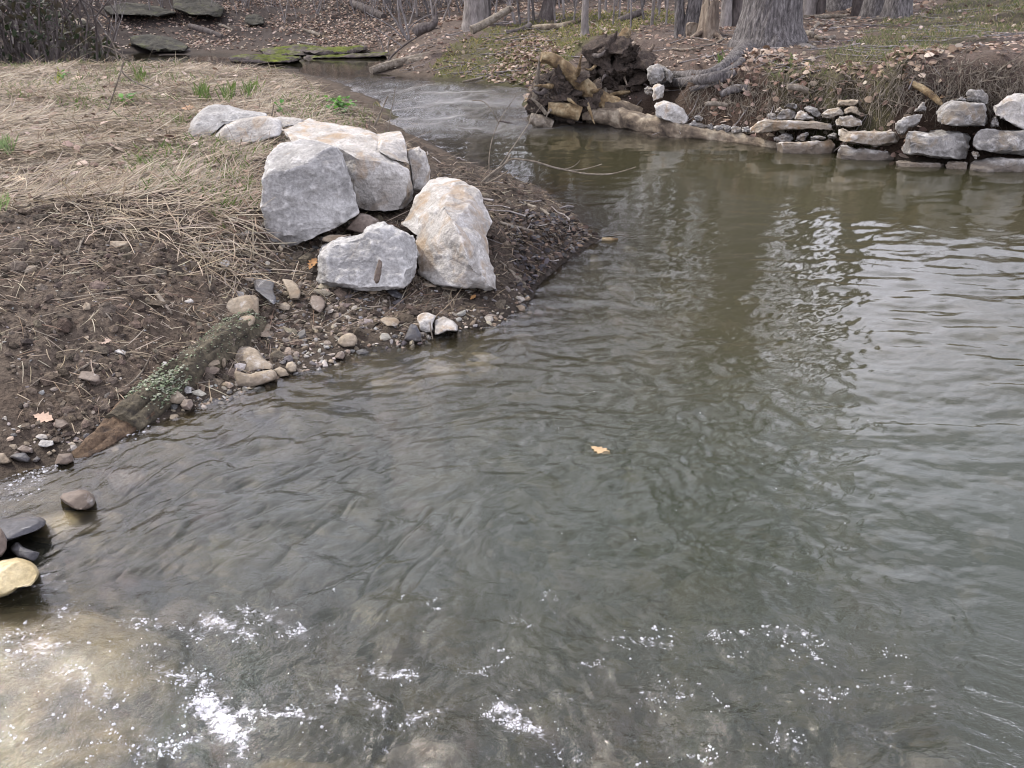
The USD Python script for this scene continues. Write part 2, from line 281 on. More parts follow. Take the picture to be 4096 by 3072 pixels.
def wave_height(x, y):
    near, lrun, far, mid, right = rough_field(x, y)
    wx = sn(P3(x * 1.1, y * 1.1), 3, 41) * .22; wy = sn(P3(x * 1.1 + 9, y * 1.1), 3, 42) * .22
    X, Y = x + wx, y + wy; X2, Y2 = x + .35 * wx, y + .35 * wy
    c, s = math.cos(.86), math.sin(.86); A, B = c * X2 + s * Y2, -s * X2 + c * Y2           # along and across the quick run
    calm = blob(760, 185, 2.2, 1.1, x, y); ring = 1 - .72 * calm
    h = (.0040 * ring + .007 * right) * sn(P3(X2 * 2.6 + .3 * Y2, Y2 * 7.5), 2, 43)
    h = h + (.0052 * right) * sn(P3(X2 * 5 + 1.5 * Y2, Y2 * 15), 2, 44)
    h = h + .0034 * ring * (1 - near) * sn(P3(X * 8, Y * 14), 3, 45)
    h = h + .0016 * ring * (1 - near) * sn(P3(X2 * 22, Y2 * 34), 2, 52)
    h = h + .030 * far * sn(P3(x * 5, y * 3.2), 3, 46) * (.6 + .8 * noise(P3(x * .9, y * .9), 62))
    A2, B2 = c * X + s * Y, -s * X + c * Y
    groove = np.clip((ridge(P3(A2 * 2.3, B2 * 8.5), 3, 48) - .60) / .38, 0, 1) ** 1.5; groove2 = np.clip((ridge(P3(A2 * 4.4, B2 * 17), 2, 57) - .64) / .34, 0, 1) ** 1.5
    h = h + lrun * (.0026 * sn(P3(A2 * 4.0, B2 * 17), 3, 47) - .0034 * groove * (.4 + noise(P3(x * 2, y * 2), 63)) - .0016 * groove2 + .0012 * sn(P3(A2 * 14, B2 * 36), 3, 53) + (.014 * sn(P3(X * 3.0, Y * 4.6), 3, 56) + .0055 * sn(P3(X * 8, Y * 14), 3, 64) + .0035 * ridge(P3(X * 6, Y * 10), 3, 65)))
    h = h + mid * (.011 * ridge(P3(X * 5, Y * 7), 3, 49) + .006 * sn(P3(X * 13, Y * 18), 3, 54))
    h = h + near * (.030 * sn(P3(X * 4.5, Y * 6.5), 3, 50) + .012 * ridge(P3(X * 9, Y * 12), 3, 51) + .006 * sn(P3(X * 30, Y * 34), 3, 55))
    slab = blob(60, 690, .42, .30, x, y)
    return h * (1 - .55 * slab)
WZ = wave_height(WX, WY)
WZ = np.minimum(WZ, np.maximum(.010, wd * 2 + .010)); WZ = np.maximum(WZ, -.45 * np.maximum(wd, 0) - .006)
# current lumps over the shallow rocks at the near left
foam_near, lrun, far_, mid_, right_ = rough_field(WX, WY)
LUMPS = [((70, 660), .30, .20, .03), ((300, 740), .22, .09, .035), ((160, 540), .25, .10, .012), ((20, 600), .1, .06, .015), ((390, 610), .15, .05, .014), ((470, 745), .14, .05, .02)]
for (u, v), a, b, k in LUMPS: WZ = WZ + k * blob(u, v, a, b, WX, WY)
i2, j2 = np.meshgrid(np.arange(len(WR) - 1), np.arange(len(WA) - 1), indexing='ij'); na = len(WA)
wq = np.stack([i2 * na + j2, i2 * na + j2 + 1, (i2 + 1) * na + j2 + 1, (i2 + 1) * na + j2], -1)
keep = np.maximum.reduce([wd[:-1, :-1], wd[1:, :-1], wd[:-1, 1:], wd[1:, 1:]]) > -.05
wq = wq[keep].reshape(-1, 4)
used = np.unique(wq); remap = -np.ones(WX.size, int); remap[used] = np.arange(len(used))
wv = np.stack([WX, WY, WZ], -1).reshape(-1, 3)[used]
depth = np.maximum(wd + WZ, 0).ravel()[used]
M_WATER = M('creek_water', {
    'd': ('attribute', {'attribute': 'depth'}), 'q': ('attribute', {'attribute': 'quick'}), 'fo': ('attribute', {'attribute': 'froth'}), 'g': ('geometry', {}),
    'm1': ('mapping', {'scale': (1, 1.5, 1)}), 'n1': ('noise_texture', {'scale': 24, 'detail': 4.0, 'roughness': .55, 'distortion': .8}),
    'n2': ('noise_texture', {'scale': 70, 'detail': 3.0, 'roughness': .6, 'distortion': .6}), 'hm': ('mix_float', {'fac': .35}),
    'st': ('math', {'math_type': 'multiply_add', 'value2': .011, 'value3': .0005}), 'hh': ('math', {'math_type': 'multiply'}),
    'bu': ('bump', {'strength': 1.0, 'distance': 1.0}),
    'kd': ('math', {'math_type': 'multiply', 'value2': -1.7}), 'ex': ('math', {'math_type': 'exponent'}), 'mk': ('math', {'math_type': 'subtract', 'value1': 1.0}),
    'mk2': ('math', {'math_type': 'multiply', 'value2': .85}),
    'df': ('diffuse_bsdf', {'color': (.018, .021, .013)}), 'tp': ('transparent_bsdf', {'color': (.96, .96, .93)}), 'rf': ('refraction_bsdf', {'color': (.97, .97, .95), 'IOR': 1.33, 'roughness': 0.0}),
    'tr': ('mix_closure', {'fac': .6}), 'body': ('mix_closure', {}),
    'rg': ('attribute', {'attribute': 'chop'}), 'si': ('attribute', {'attribute': 'silt'}), 'gl': ('glossy_bsdf', {'color': (1, 1, 1), 'roughness': .012}), 'fr': ('fresnel', {'IOR': 1.42}), 'out': ('mix_closure', {}),
    'fm': ('mapping', {'scale': (1, 1.3, 1), 'rotation': (0, 0, .4)}), 'fn': ('noise_texture', {'scale': 60, 'detail': 7.0, 'roughness': .75, 'distortion': 1.2}), 'fa': ('math', {'math_type': 'multiply_add', 'value2': .62}), 'fr2': ('rgb_ramp', {'ramp': [(.66, (0, 0, 0)), (.80, (.45, .45, .45)), (1.0, (.7, .7, .7))]}),
    'fd': ('diffuse_bsdf', {'color': (.62, .62, .66)}), 'fx': ('mix_closure', {})},
    [('g.position', 'm1.vector'), ('m1.vector', 'n1.vector'), ('m1.vector', 'n2.vector'), ('n1.fac', 'hm.a'), ('n2.fac', 'hm.b'), ('q.fac', 'st.value1'), ('hm.result', 'hh.value1'), ('st.value', 'hh.value2'), ('hh.value', 'bu.height'),
     ('rg.fac', 'gl.roughness'), ('si.color', 'df.color'), ('bu.normal', 'gl.normal'), ('bu.normal', 'rf.normal'), ('bu.normal', 'fr.normal'), ('d.fac', 'kd.value1'), ('kd.value', 'ex.value1'), ('ex.value', 'mk.value2'), ('mk.value', 'mk2.value1'),
     ('tp.BSDF', 'tr.closure1'), ('rf.BSDF', 'tr.closure2'), ('tr.closure', 'body.closure1'), ('df.BSDF', 'body.closure2'), ('mk2.value', 'body.fac'), ('fr.fac', 'out.fac'), ('body.closure', 'out.closure1'), ('gl.BSDF', 'out.closure2'),
     ('g.position', 'fm.vector'), ('fm.vector', 'fn.vector'), ('fo.fac', 'fa.value1'), ('fn.fac', 'fa.value3'), ('fa.value', 'fr2.fac'), ('fr2.color', 'fx.fac'), ('out.closure', 'fx.closure1'), ('fd.BSDF', 'fx.closure2')], 'fx.closure')
quick = np.clip(foam_near * 1.0 + lrun * .22 + mid_ * .16 + right_ * .02, 0, 1).ravel()[used]
froth = np.zeros(WX.shape)
for u0, v0, u1, v1, sp, n in FOAM:
    L = max(1, int(math.hypot(u1 - u0, v1 - v0) / 9))
    for t in np.linspace(0, 1, L + 1):
        p = at_z(u0 + (u1 - u0) * t, v0 + (v1 - v0) * t, 0); w = (sp * .8 + 1.6) / FPX * np.linalg.norm(p - [0, 0, CAM_H])
        froth = np.maximum(froth, min(.40, .20 + n / 1800) * np.exp(-(((WX - p[0]) / w) ** 2 + ((WY - p[1]) / (w * 1.5)) ** 2)))
froth = np.clip(froth + .12 * foam_near * (sn(P3(WX * 6, WY * 8), 3, 58) > .2), 0, 1).ravel()[used]
chop = np.clip(.012 + (.22 + .10 * sn(P3(WX * 1.2, WY * 1.6), 3, 61)) * far_ + .03 * foam_near, 0, .5).ravel()[used]
sl = smooth(WY, 2.2, 4.2).ravel()[used][:, None]; silt = (1 - sl) * np.array([.022, .0262, .0182]) + sl * np.array([.026, .0245, .013])
wp = put('creek_water', (wv, remap[wq]), M_WATER, smooth=True, attrs={'depth': depth, 'quick': quick, 'froth': froth, 'chop': chop}, kind='structure')
UsdGeom.PrimvarsAPI(wp).CreatePrimvar('silt', T.Color3fArray, 'vertex').Set(Vt.Vec3fArray.FromNumpy(silt.astype(np.float32)))
# ------------------------------------------------------------------ rocks
def limestone(name, dark, mid, light, stain, stain_lo, bump=.02, rough=.88, edge=.7):
    def extra(nodes, links):
        nodes['s'] = ('noise_texture', {'scale': 3.2, 'detail': 5.0, 'roughness': .6, 'distortion': 1.2}); nodes['sm'] = ('mapping', {'location': (3.1, 1.7, 5.2), 'scale': (1.6, 1.6, .8)})
        nodes['sr'] = ('rgb_ramp', {'ramp': [(stain_lo, (0, 0, 0)), (stain_lo + .16, (.85, .85, .85))]})
        nodes['sx'] = ('mix_color', {'b': tuple(ALB * q for q in stain)})
        nodes['w'] = ('noise_texture', {'scale': 9, 'detail': 9.0, 'roughness': .78, 'distortion': .6})
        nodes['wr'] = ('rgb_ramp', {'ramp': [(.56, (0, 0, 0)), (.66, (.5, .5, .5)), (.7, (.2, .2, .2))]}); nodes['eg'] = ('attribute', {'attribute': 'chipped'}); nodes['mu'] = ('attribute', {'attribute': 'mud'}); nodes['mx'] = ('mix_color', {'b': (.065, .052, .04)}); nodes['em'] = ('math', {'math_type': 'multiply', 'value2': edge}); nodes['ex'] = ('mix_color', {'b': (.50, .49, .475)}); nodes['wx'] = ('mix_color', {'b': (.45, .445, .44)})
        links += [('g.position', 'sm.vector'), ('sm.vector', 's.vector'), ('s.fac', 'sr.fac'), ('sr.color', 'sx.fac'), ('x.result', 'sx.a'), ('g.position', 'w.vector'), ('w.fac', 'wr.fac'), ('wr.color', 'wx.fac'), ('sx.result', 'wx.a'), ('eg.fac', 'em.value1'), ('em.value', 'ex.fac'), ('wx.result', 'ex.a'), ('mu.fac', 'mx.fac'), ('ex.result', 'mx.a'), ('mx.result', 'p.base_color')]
    return grainy(name, [(.32, dark), (.5, mid), (.68, light)], 5.5, 70, rough, bump, fine_amt=.36, extra=extra)
R_GREY = limestone('limestone_grey', (.275, .268, .26), (.42, .412, .40), (.58, .572, .555), (.40, .33, .25), .60)
R_PALE = limestone('limestone_pale', (.34, .315, .285), (.50, .475, .44), (.66, .635, .60), (.42, .31, .20), .50)
R_WALL = limestone('wall_limestone', (.15, .14, .132), (.245, .232, .218), (.38, .365, .345), (.23, .18, .125), .50, edge=.5)
R_TAN = limestone('limestone_tan', (.24, .195, .145), (.36, .305, .24), (.46, .415, .36), (.28, .18, .10), .52)
R_SAND = limestone('sandstone', (.26, .205, .145), (.39, .325, .245), (.50, .44, .355), (.28, .20, .13), .55, .004, edge=.0)
R_SLATE = limestone('slate', (.055, .055, .062), (.085, .085, .095), (.13, .13, .14), (.10, .085, .07), .6, .004, .6, edge=.0)
R_BROWN = limestone('brown_stone', (.115, .085, .068), (.17, .13, .105), (.235, .19, .16), (.10, .07, .05), .6, .004, .7, edge=.0)
R_WET = limestone('wet_yellow_stone', (.30, .23, .11), (.50, .40, .21), (.66, .56, .34), (.26, .16, .06), .54, .006, .5, edge=.0)

def resample(poly, n):
    p = np.array(poly + [poly[0]], float); s = np.r_[0, np.cumsum(np.hypot(*np.diff(p, axis=0).T))]
    t = np.linspace(0, s[-1], n, endpoint=False); return np.stack([np.interp(t, s, p[:, 0]), np.interp(t, s, p[:, 1])], -1)
def loft(poly, y0, thick, bulge=.15, lean=.3, n=26, rings=None):
    """A stone whose outline is known: rings of that outline go back in depth, its face bulging towards us."""
    if Polygon(poly).exterior.is_ccw: poly = poly[::-1]
    q = resample(poly, n); c = np.array(Polygon(poly).representative_point().coords[0]) * .3 + q.mean(0) * .7
    rings = rings or [(.42, -.95 * bulge), (.86, -.75 * bulge), (.96, -.2 * bulge), (1.0, .14), (.98, .5), (.86, .85), (.6, 1.0)]
    zmid = at_y(*c, y0)[2]; V = []
    def lift(uv, s, d):
        w = c + (uv - c) * s; z = at_y(w[..., 0], w[..., 1], y0)[..., 2]
        return at_y(w[..., 0], w[..., 1], y0 + d * thick + lean * (z - zmid))
    for s, d in rings: V.append(lift(q, s, d))
    V = np.vstack(V + [lift(c, 1, -bulge)[None], lift(c, 1, 1.0)[None]]); R = len(rings); F = []
    for r in range(R - 1):
        for i in range(n):
            j = (i + 1) % n; a, b, c2, d = r * n + i, r * n + j, (r + 1) * n + j, (r + 1) * n + i
            F += [(a, b, c2), (a, c2, d)]
    for i in range(n):
        j = (i + 1) % n; F += [(R * n, j, i), (R * n + 1, (R - 1) * n + i, (R - 1) * n + j)]
    m = trimesh.Trimesh(V, F, process=False)
    if m.volume < 0: m.invert()
    return m
def hull(points): return manifold3d.Manifold.hull_points(np.asarray(points, np.float64))
def to_tm(m):
    if isinstance(m, trimesh.Trimesh): return m
    k = m.to_mesh(); return trimesh.Trimesh(np.array(k.vert_properties[:, :3], float), np.array(k.tri_verts), process=False)
def to_mf(m):
    if isinstance(m, manifold3d.Manifold): return m
    return manifold3d.Manifold(manifold3d.Mesh(np.asarray(m.vertices, np.float32), np.asarray(m.faces, np.uint32)))
def rough_rock(m, seg, amp, seed, rounding=4, chips=1.0, cuts=0, cut=.07):
    mf = to_mf(m)
    if mf.num_tri() == 0: mf = hull(to_tm(m).vertices)
    t = to_tm(mf.refine_to_length(seg)); t.merge_vertices()
    if rounding: trimesh.smoothing.filter_taubin(t, iterations=rounding)
    if cuts:                                                        # flat broken faces
        r_ = np.random.default_rng(seed); w = np.array(t.vertices); c0 = w.mean(0)
        for _ in range(cuts):
            q = r_.normal(0, 1, 3) + [0, -.55, .35]; q /= np.linalg.norm(q); s_ = (w - c0) @ q; lim = s_.max() - r_.uniform(.25, 1.0) * cut * np.ptp(s_); w = w - np.maximum(s_ - lim, 0)[:, None] * q
        t = trimesh.Trimesh(w, t.faces, process=False)
    v, n = np.array(t.vertices), np.array(t.vertex_normals); size = max(np.ptp(v, axis=0).max(), .05); k = 1 / size
    d = .6 * sn(v * 2.6 * k, 3, seed) - chips * .8 * np.abs(sn(v * 5 * k + 7, 3, seed + 1)) - chips * .55 * np.abs(sn(v * 11 * k + 3, 3, seed + 5)) + .30 * sn(v * 24 * k, 3, seed + 2) + chips * .55 * np.round(sn(v * np.array([3, 3, 9.]) * k, 2, seed + 3) * 2.5) / 2.5
    v = v + n * (amp * d)[:, None]; f = np.array(t.faces); e = t.edges_unique
    acc, cnt = np.zeros_like(v), np.zeros(len(v)); np.add.at(acc, e[:, 0], v[e[:, 1]]); np.add.at(acc, e[:, 1], v[e[:, 0]]); np.add.at(cnt, e.ravel(), 1)
    n2 = trimesh.Trimesh(v, f, process=False).vertex_normals; bend = -((acc / np.maximum(cnt, 1)[:, None] - v) * n2).sum(1) / seg
    for _ in range(2):
        sm = np.zeros(len(v)); np.add.at(sm, e[:, 0], bend[e[:, 1]]); np.add.at(sm, e[:, 1], bend[e[:, 0]]); bend = .5 * bend + .5 * sm / np.maximum(cnt, 1)
    EDGE[0] = np.clip((bend - .03) * 7, 0, .75)
    return v, f
EDGE = [None]
def zc(X, Y): return (250 + X * .1243, 100 + Y * .1243)      # the boulder group was measured on an enlarged view
def bp(y0, rows): return [at_y(*zc(X, Y), y0 + d) for X, Y, d in rows]
SEED = [100]; WALLG = 'rocks stacked along the far right bank'
def stone(name, mesh, mat, label, seg=.02, amp=.015, cat='rock', group=None, rounding=4, chips=1.0, cuts=5, cut=.05):
    SEED[0] += 7
    vf = rough_rock(mesh, seg, amp, SEED[0], rounding, chips, cuts, cut)
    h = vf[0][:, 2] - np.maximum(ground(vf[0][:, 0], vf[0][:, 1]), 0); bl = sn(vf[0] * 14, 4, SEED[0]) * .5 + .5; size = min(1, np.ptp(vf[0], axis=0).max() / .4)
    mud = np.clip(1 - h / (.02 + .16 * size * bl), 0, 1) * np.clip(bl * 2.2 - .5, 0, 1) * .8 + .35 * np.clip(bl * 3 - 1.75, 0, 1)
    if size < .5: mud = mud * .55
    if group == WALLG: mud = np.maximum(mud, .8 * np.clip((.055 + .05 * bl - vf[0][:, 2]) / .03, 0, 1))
    return put(name, vf, mat, smooth=True, attrs={'chipped': EDGE[0], 'mud': mud}, label=label, cat=cat, group=group)

yb = float(gp(286, 247)[1]) + .02
stone('boulder', hull(bp(yb, [(95, 640, .02), (160, 575, .02), (350, 545, -.02), (560, 470, 0), (700, 380, .06), (760, 460, .1), (790, 560, .1), (872, 850, .06), (877, 912, .05), (700, 1020, -.02), (330, 1192, -.06), (225, 1192, -.03), (138, 1080, 0), (95, 930, .02), (250, 348, .34), (420, 313, .42), (560, 328, .44), (150, 430, .24), (700, 368, .36), (820, 900, .55), (300, 1100, .5), (140, 900, .5), (230, 480, .6), (700, 480, .62)])), R_GREY,
    'big grey limestone boulder with a flat upright face, leftmost of the close pile', .010, .016, rounding=2)
b2 = hull(bp(yb + .42, [(235, 240, .5), (480, 138, .72), (560, 158, .7), (830, 208, .55), (1020, 262, .4), (1010, 420, .05), (760, 440, .02), (700, 372, .05), (420, 318, .2), (290, 320, .3), (1290, 560, .06), (1322, 700, .02), (1328, 868, .03), (1200, 892, -.02), (1000, 908, -.05), (880, 892, -.03), (820, 640, -.02), (860, 470, -.04), (1100, 500, .0), (1300, 800, .6), (900, 860, .6), (400, 420, .8), (1000, 300, .85), (560, 250, .95)]))
b2b = hull(bp(yb + .42, [(1020, 262, .45), (1210, 246, .42), (1245, 310, .3), (1285, 500, .1), (1290, 528, .1), (1130, 470, .05), (1030, 410, .08), (1060, 330, .2), (1240, 330, .6), (1060, 300, .7), (1280, 500, .5)]))
stone('boulder', b2 + b2b, R_PALE, 'long pale boulder with brown cracked front, behind and right of the flat-faced grey one', .011, .018, rounding=2)
stone('boulder', loft([zc(*p) for p in [(1262, 410), (1360, 368), (1412, 420), (1455, 560), (1445, 700), (1380, 745), (1300, 745), (1290, 600)]], yb + .72, .35, .12, .4), R_PALE, 'small squarish boulder with a white top, tucked behind the long pale one', .016, .012)
y4 = float(gp(488, 292)[1]) - .08
b4 = hull(bp(y4, [(1440, 640, .75), (1540, 600, .85), (1700, 650, .72), (1840, 730, .6), (1830, 785, .55), (1640, 662, .62), (1560, 850, .30), (1640, 1000, .14), (1330, 880, .55), (1200, 1000, .50), (1330, 1090, .34), (1945, 985, .45), (1900, 1100, .36), (1870, 860, .5), (1700, 800, 1.0), (1400, 900, .9), (1850, 1000, .9)]))
b4b = hull(bp(y4, [(1560, 850, .28), (1650, 1000, .10), (1790, 1290, -.04), (1330, 1100, .34), (1345, 1240, .22), (1360, 1400, .16), (1480, 1470, .08), (1640, 1495, .0), (1870, 1520, -.02), (1940, 1562, 0), (1985, 1530, .06), (1980, 1455, .1), (1930, 1330, .16), (1920, 1230, .24), (1905, 1100, .34), (1500, 1300, .6), (1900, 1400, .5)]))
stone('boulder', b4 + b4b, R_PALE, 'ridged pale boulder with an orange streak, nearest the water in the pile', .010, .022, rounding=2)
y5 = float(gp(365, 288)[1]) - .02
stone('boulder', loft([zc(*p) for p in [(560, 1215), (600, 1150), (720, 1100), (812, 1085), (900, 1058), (955, 1000), (1080, 976), (1230, 1036), (1322, 1090), (1352, 1200), (1358, 1340), (1320, 1450), (1260, 1520), (1100, 1540), (900, 1540), (780, 1520), (640, 1510), (530, 1490), (535, 1380)]], y5, .42, .12, .45, 34), R_GREY, 'low grey boulder with a dipped top edge, at the front of the pile', .010, .022, rounding=2)
stone('boulder', loft([zc(*p) for p in [(760, 1040), (880, 910), (960, 920), (1030, 960), (1040, 1030), (900, 1080)]], y5 + .38, .25, .2, .3), R_BROWN, 'shaded brown rock wedged in the gap between the four large boulders', .018, .01)
stone('boulder', loft([zc(*p) for p in [(580, 1110), (640, 1085), (820, 1080), (800, 1110), (620, 1150), (585, 1140)]], y5 + .22, .2, .2, .3), R_SAND, 'thin tan slab lying behind the dipped grey boulder', .016, .008)
y6 = float(gp(215, 138)[1])
stone('boulder', loft([(186.5, 137), (188, 130), (194, 118), (206, 105.7), (217, 104), (227.5, 105), (243.7, 109.4), (267, 112), (270, 119), (262, 123), (243, 120), (225, 125), (213, 135), (200, 142), (190, 144)], y6 + .1, .5, .1, 1.0, 30), R_GREY, 'weathered grey rock half sunk in dry straw behind the close pile', .02, .016)
stone('boulder', loft([(212.6, 138), (221, 127), (236, 119.6), (255, 115.5), (272, 116), (283, 122), (282, 136), (255, 144), (228, 146)], y6 - .02, .4, .12, .8, 28), R_PALE, 'cream rock lying against the weathered grey rock in the straw', .02, .014)
stone('boulder', loft([(268, 119), (280, 116.5), (298, 117.5), (306, 120), (300, 125), (276, 129)], y6 + .25, .35, .1, 1.2), R_PALE, 'thin pale ledge of rock behind the top of the long pale boulder', .02, .008)

# ---- loose stones at the left waterline, each where the photograph has it: pixels, thickness, look
def ls(points, off, k=.4973): return [((off[0] + X * k) / 4, (off[1] + Y * k) / 4) for X, Y in points]
G7, G8, G9 = (800, 1000), (0, 1400), (0, 2100)
def loose(poly, mat, label, thick=.08, base=None, cat='stone', group=None, seg=.008, amp=.004, lean=.6, chips=.6, rounding=6, bulge=.3, sink=.0, dz=0.0):
    a = np.array(poly); bu, bv = base or (a[:, 0].mean(), a[:, 1].max() - .12 * np.ptp(a[:, 1]))
    y = float(gp(bu, bv)[1])
    stone('stone', loft(poly, y + sink, thick, bulge, lean, 22), mat, label, seg, amp, cat, group, rounding, chips, 7, .06)
loose(ls([(135, 445), (210, 395), (330, 365), (440, 360), (480, 400), (470, 560), (330, 545), (215, 520), (160, 480)], G7), R_SAND, 'wedge-shaped tan stone above the lichen log, soil strewn on its top', .13, lean=.9, sink=.06)
loose(ls([(205, 660), (215, 610), (270, 555), (330, 525), (420, 525), (448, 545), (430, 600), (330, 640), (270, 695), (225, 700)], G7), R_SAND, 'rounded yellowish stone leaning on the end of the lichen log', .09, lean=.9)
loose(ls([(390, 640), (450, 570), (500, 560), (580, 610), (560, 650), (500, 690), (420, 680)], G7), R_SAND, 'flat tan stone half under the rounded yellowish one', .08, lean=1.2, sink=.05)
loose(ls([(255, 900), (265, 830), (300, 780), (400, 775), (460, 800), (520, 880), (600, 930), (590, 960), (440, 975), (400, 1000), (270, 960)], G7), R_SAND, 'biggest tan block at the waterline, upper flat half', .12, lean=1.0, sink=.05, base=(277, 372))
loose(ls([(268, 965), (400, 1000), (450, 980), (600, 955), (625, 1020), (600, 1050), (470, 1100), (330, 1130), (280, 1110)], G7), R_SAND, 'lower wet tan block dipping into the water under the biggest one', .14, lean=.5, base=(272, 383))
loose(ls([(430, 240), (560, 225), (600, 260), (590, 330), (620, 400), (600, 445), (540, 400), (440, 320)], G7), R_SLATE, 'dark slate slab lying on soil left of the dipped grey boulder', .05, lean=2.0)
loose(ls([(655, 230), (740, 240), (790, 280), (815, 340), (800, 400), (730, 410), (700, 330)], G7), R_SAND, 'long dusty brown stone between the dark slab and the pile', .07, lean=1.6)
loose(ls([(880, 420), (900, 365), (960, 370), (1008, 410), (1005, 460), (970, 510), (910, 480)], G7), R_BROWN, 'purple-grey angular stone on the gravel below the dipped boulder', .07, lean=1.4)
loose(ls([(1100, 750), (1130, 690), (1200, 665), (1250, 675), (1270, 730), (1240, 775), (1160, 785)], G7), R_SAND, 'egg-shaped brown stone near the middle of the gravel edge', .1, lean=.6)
loose(ls([(1440, 560), (1480, 540), (1580, 545), (1610, 580), (1580, 615), (1500, 615)], G7), R_SAND, 'flat oval stone above the shore at the gravel right end', .07, lean=1.2)
loose(ls([(1740, 545), (1770, 505), (1840, 500), (1900, 530), (1870, 600), (1880, 650), (1830, 670), (1770, 650)], G7), R_PALE, 'upright pale stone at the water, a straw hanging over it', .09, lean=.5)
loose(ls([(1875, 560), (1960, 530), (2040, 570), (2080, 615), (2075, 655), (1990, 650), (1890, 690), (1885, 630)], G7), R_PALE, 'pale split slab jutting over the water with a black underside', .14, lean=1.5)
loose(ls([(1640, 720), (1670, 650), (1690, 590), (1740, 600), (1780, 680), (1785, 735), (1700, 745)], G7), R_SLATE, 'black wet slate stone standing at the edge beside the pale upright one', .09, lean=.5)
loose(ls([(1335, 300), (1360, 262), (1420, 262), (1445, 310), (1420, 355), (1370, 360)], G7), R_SAND, 'round tan cobble in front of the standing sliver of stone', .07, lean=.7)
loose(ls([(1395, 240), (1415, 140), (1440, 68), (1468, 90), (1460, 180), (1440, 265), (1415, 275)], G7), R_BROWN, 'sliver of brown stone standing upright against the dipped grey boulder', .04, base=(352, 318), lean=.2, sink=-.11)
loose(ls([(1490, 300), (1560, 310), (1645, 370), (1630, 400), (1560, 380), (1510, 345)], G7), R_SLATE, 'long dark stone right of the round tan cobble', .05, lean=1.2)
loose(ls([(1765, 275), (1830, 255), (1900, 270), (1905, 300), (1820, 295)], G7), R_SAND, 'flat pale flake under the ridged boulder, left of two', .04, lean=1.8)
loose(ls([(1910, 290), (1990, 280), (2070, 310), (2065, 335), (1960, 315)], G7), R_SAND, 'flat pale flake under the ridged boulder, right of two', .04, lean=1.8)
loose(ls([(685, 950), (700, 905), (745, 895), (780, 930), (770, 980), (720, 990)], G7), R_SAND, 'small round tan stone in the wet gravel right of the biggest block', .07)
loose(ls([(590, 960), (640, 935), (690, 960), (720, 1010), (640, 1025)], G7), R_SAND, 'triangular tan flake against the right end of the biggest block', .04)
loose(ls([(1080, 870), (1110, 820), (1150, 810), (1168, 850), (1150, 885)], G7), R_BROWN, 'pinkish wet stone touching the water in the middle of the gravel', .06)
loose(ls([(625, 470), (640, 430), (690, 420), (730, 445), (725, 485), (670, 490)], G7), R_SAND, 'small round cobble under the long dusty brown stone', .06)
loose(ls([(155, 105), (190, 78), (235, 85), (245, 115), (205, 145), (170, 140)], G7), R_GREY, 'single blue-grey stone on bare soil left of the pile', .05, lean=1.2)
loose(ls([(200, 830), (240, 720), (290, 700), (280, 770), (240, 850)], G7), R_BROWN, 'dark brown stone jammed between the log end and the biggest block', .06)
loose(ls([(0, 900), (60, 885), (150, 880), (165, 920), (100, 935), (10, 945)], G7), R_SAND, 'tan stone tilted flat in the cobbles below the log', .05, lean=1.2)
loose(ls([(0, 990), (20, 940), (110, 930), (165, 950), (150, 1000), (50, 1010)], G7), R_BROWN, 'brown stone under the tilted tan one, below the log', .06, lean=.8)
loose(ls([(165, 930), (175, 865), (205, 870), (210, 930), (190, 955)], G7), R_SAND, 'short upright tan finger of stone beside the biggest block', .04)
loose(ls([(1285, 380), (1300, 320), (1340, 270), (1340, 225), (1400, 240), (1410, 300), (1500, 390), (1460, 440), (1380, 430)], G8), R_SAND, 'pointed tan stone left of the wet orange one at the waterline', .08, lean=.9)
loose(ls([(1395, 250), (1440, 200), (1520, 240), (1525, 280), (1450, 300)], G8), R_SAND, 'flat buff stone just above the pointed tan one', .06, lean=1.2)
loose(ls([(1445, 440), (1480, 395), (1540, 395), (1560, 440), (1530, 490), (1470, 480)], G8), R_BROWN, 'wet orange-brown stone at the waterline under the pointed tan one', .08)
loose(ls([(1460, 310), (1490, 285), (1540, 300), (1545, 350), (1490, 355)], G8), R_GREY, 'grey stone with a dark top right of the pointed tan one', .05)
loose(ls([(1295, 170), (1310, 90), (1340, 90), (1375, 140), (1365, 175)], G8), R_GREY, 'small light grey stone lying on the lichen log', .05, lean=.9)
loose(ls([(1390, 160), (1430, 115), (1490, 125), (1500, 175), (1430, 190)], G8), R_SAND, 'tan stone beside the small light grey one on the log', .05, lean=.9)
loose(ls([(620, 230), (650, 165), (740, 170), (805, 215), (800, 265), (700, 245)], G8), R_BROWN, 'dark flat brown stone in straw above the log', .06, lean=1.4)
loose(ls([(70, 860), (120, 830), (200, 825), (245, 870), (230, 905), (140, 890)], G8), R_SLATE, 'dark flat stone at the shore far left, pale pebbles beside it', .06, lean=.8)
loose(ls([(130, 800), (180, 760), (270, 790), (265, 830), (190, 825)], G8), R_BROWN, 'brown stone behind the dark flat one at the far left shore', .05, lean=.9)
loose(ls([(300, 770), (330, 720), (430, 725), (435, 765), (370, 785)], G8), R_GREY, 'flat grey stone below the curled leaf at the far left', .04, lean=1.2)
loose(ls([(270, 700), (320, 670), (400, 690), (405, 715), (330, 720)], G8), R_PALE, 'pale stone with an orange end just below the curled leaf', .04, lean=1.2)
loose(ls([(430, 620), (445, 555), (520, 560), (560, 600), (500, 635)], G8), R_BROWN, 'angular mauve stone right beside the curled leaf', .05, lean=1.2)
loose(ls([(435, 920), (470, 835), (580, 830), (595, 895), (540, 925)], G8), R_BROWN, 'brown stone sitting in the shallow end of the log bark', .09, lean=.6)
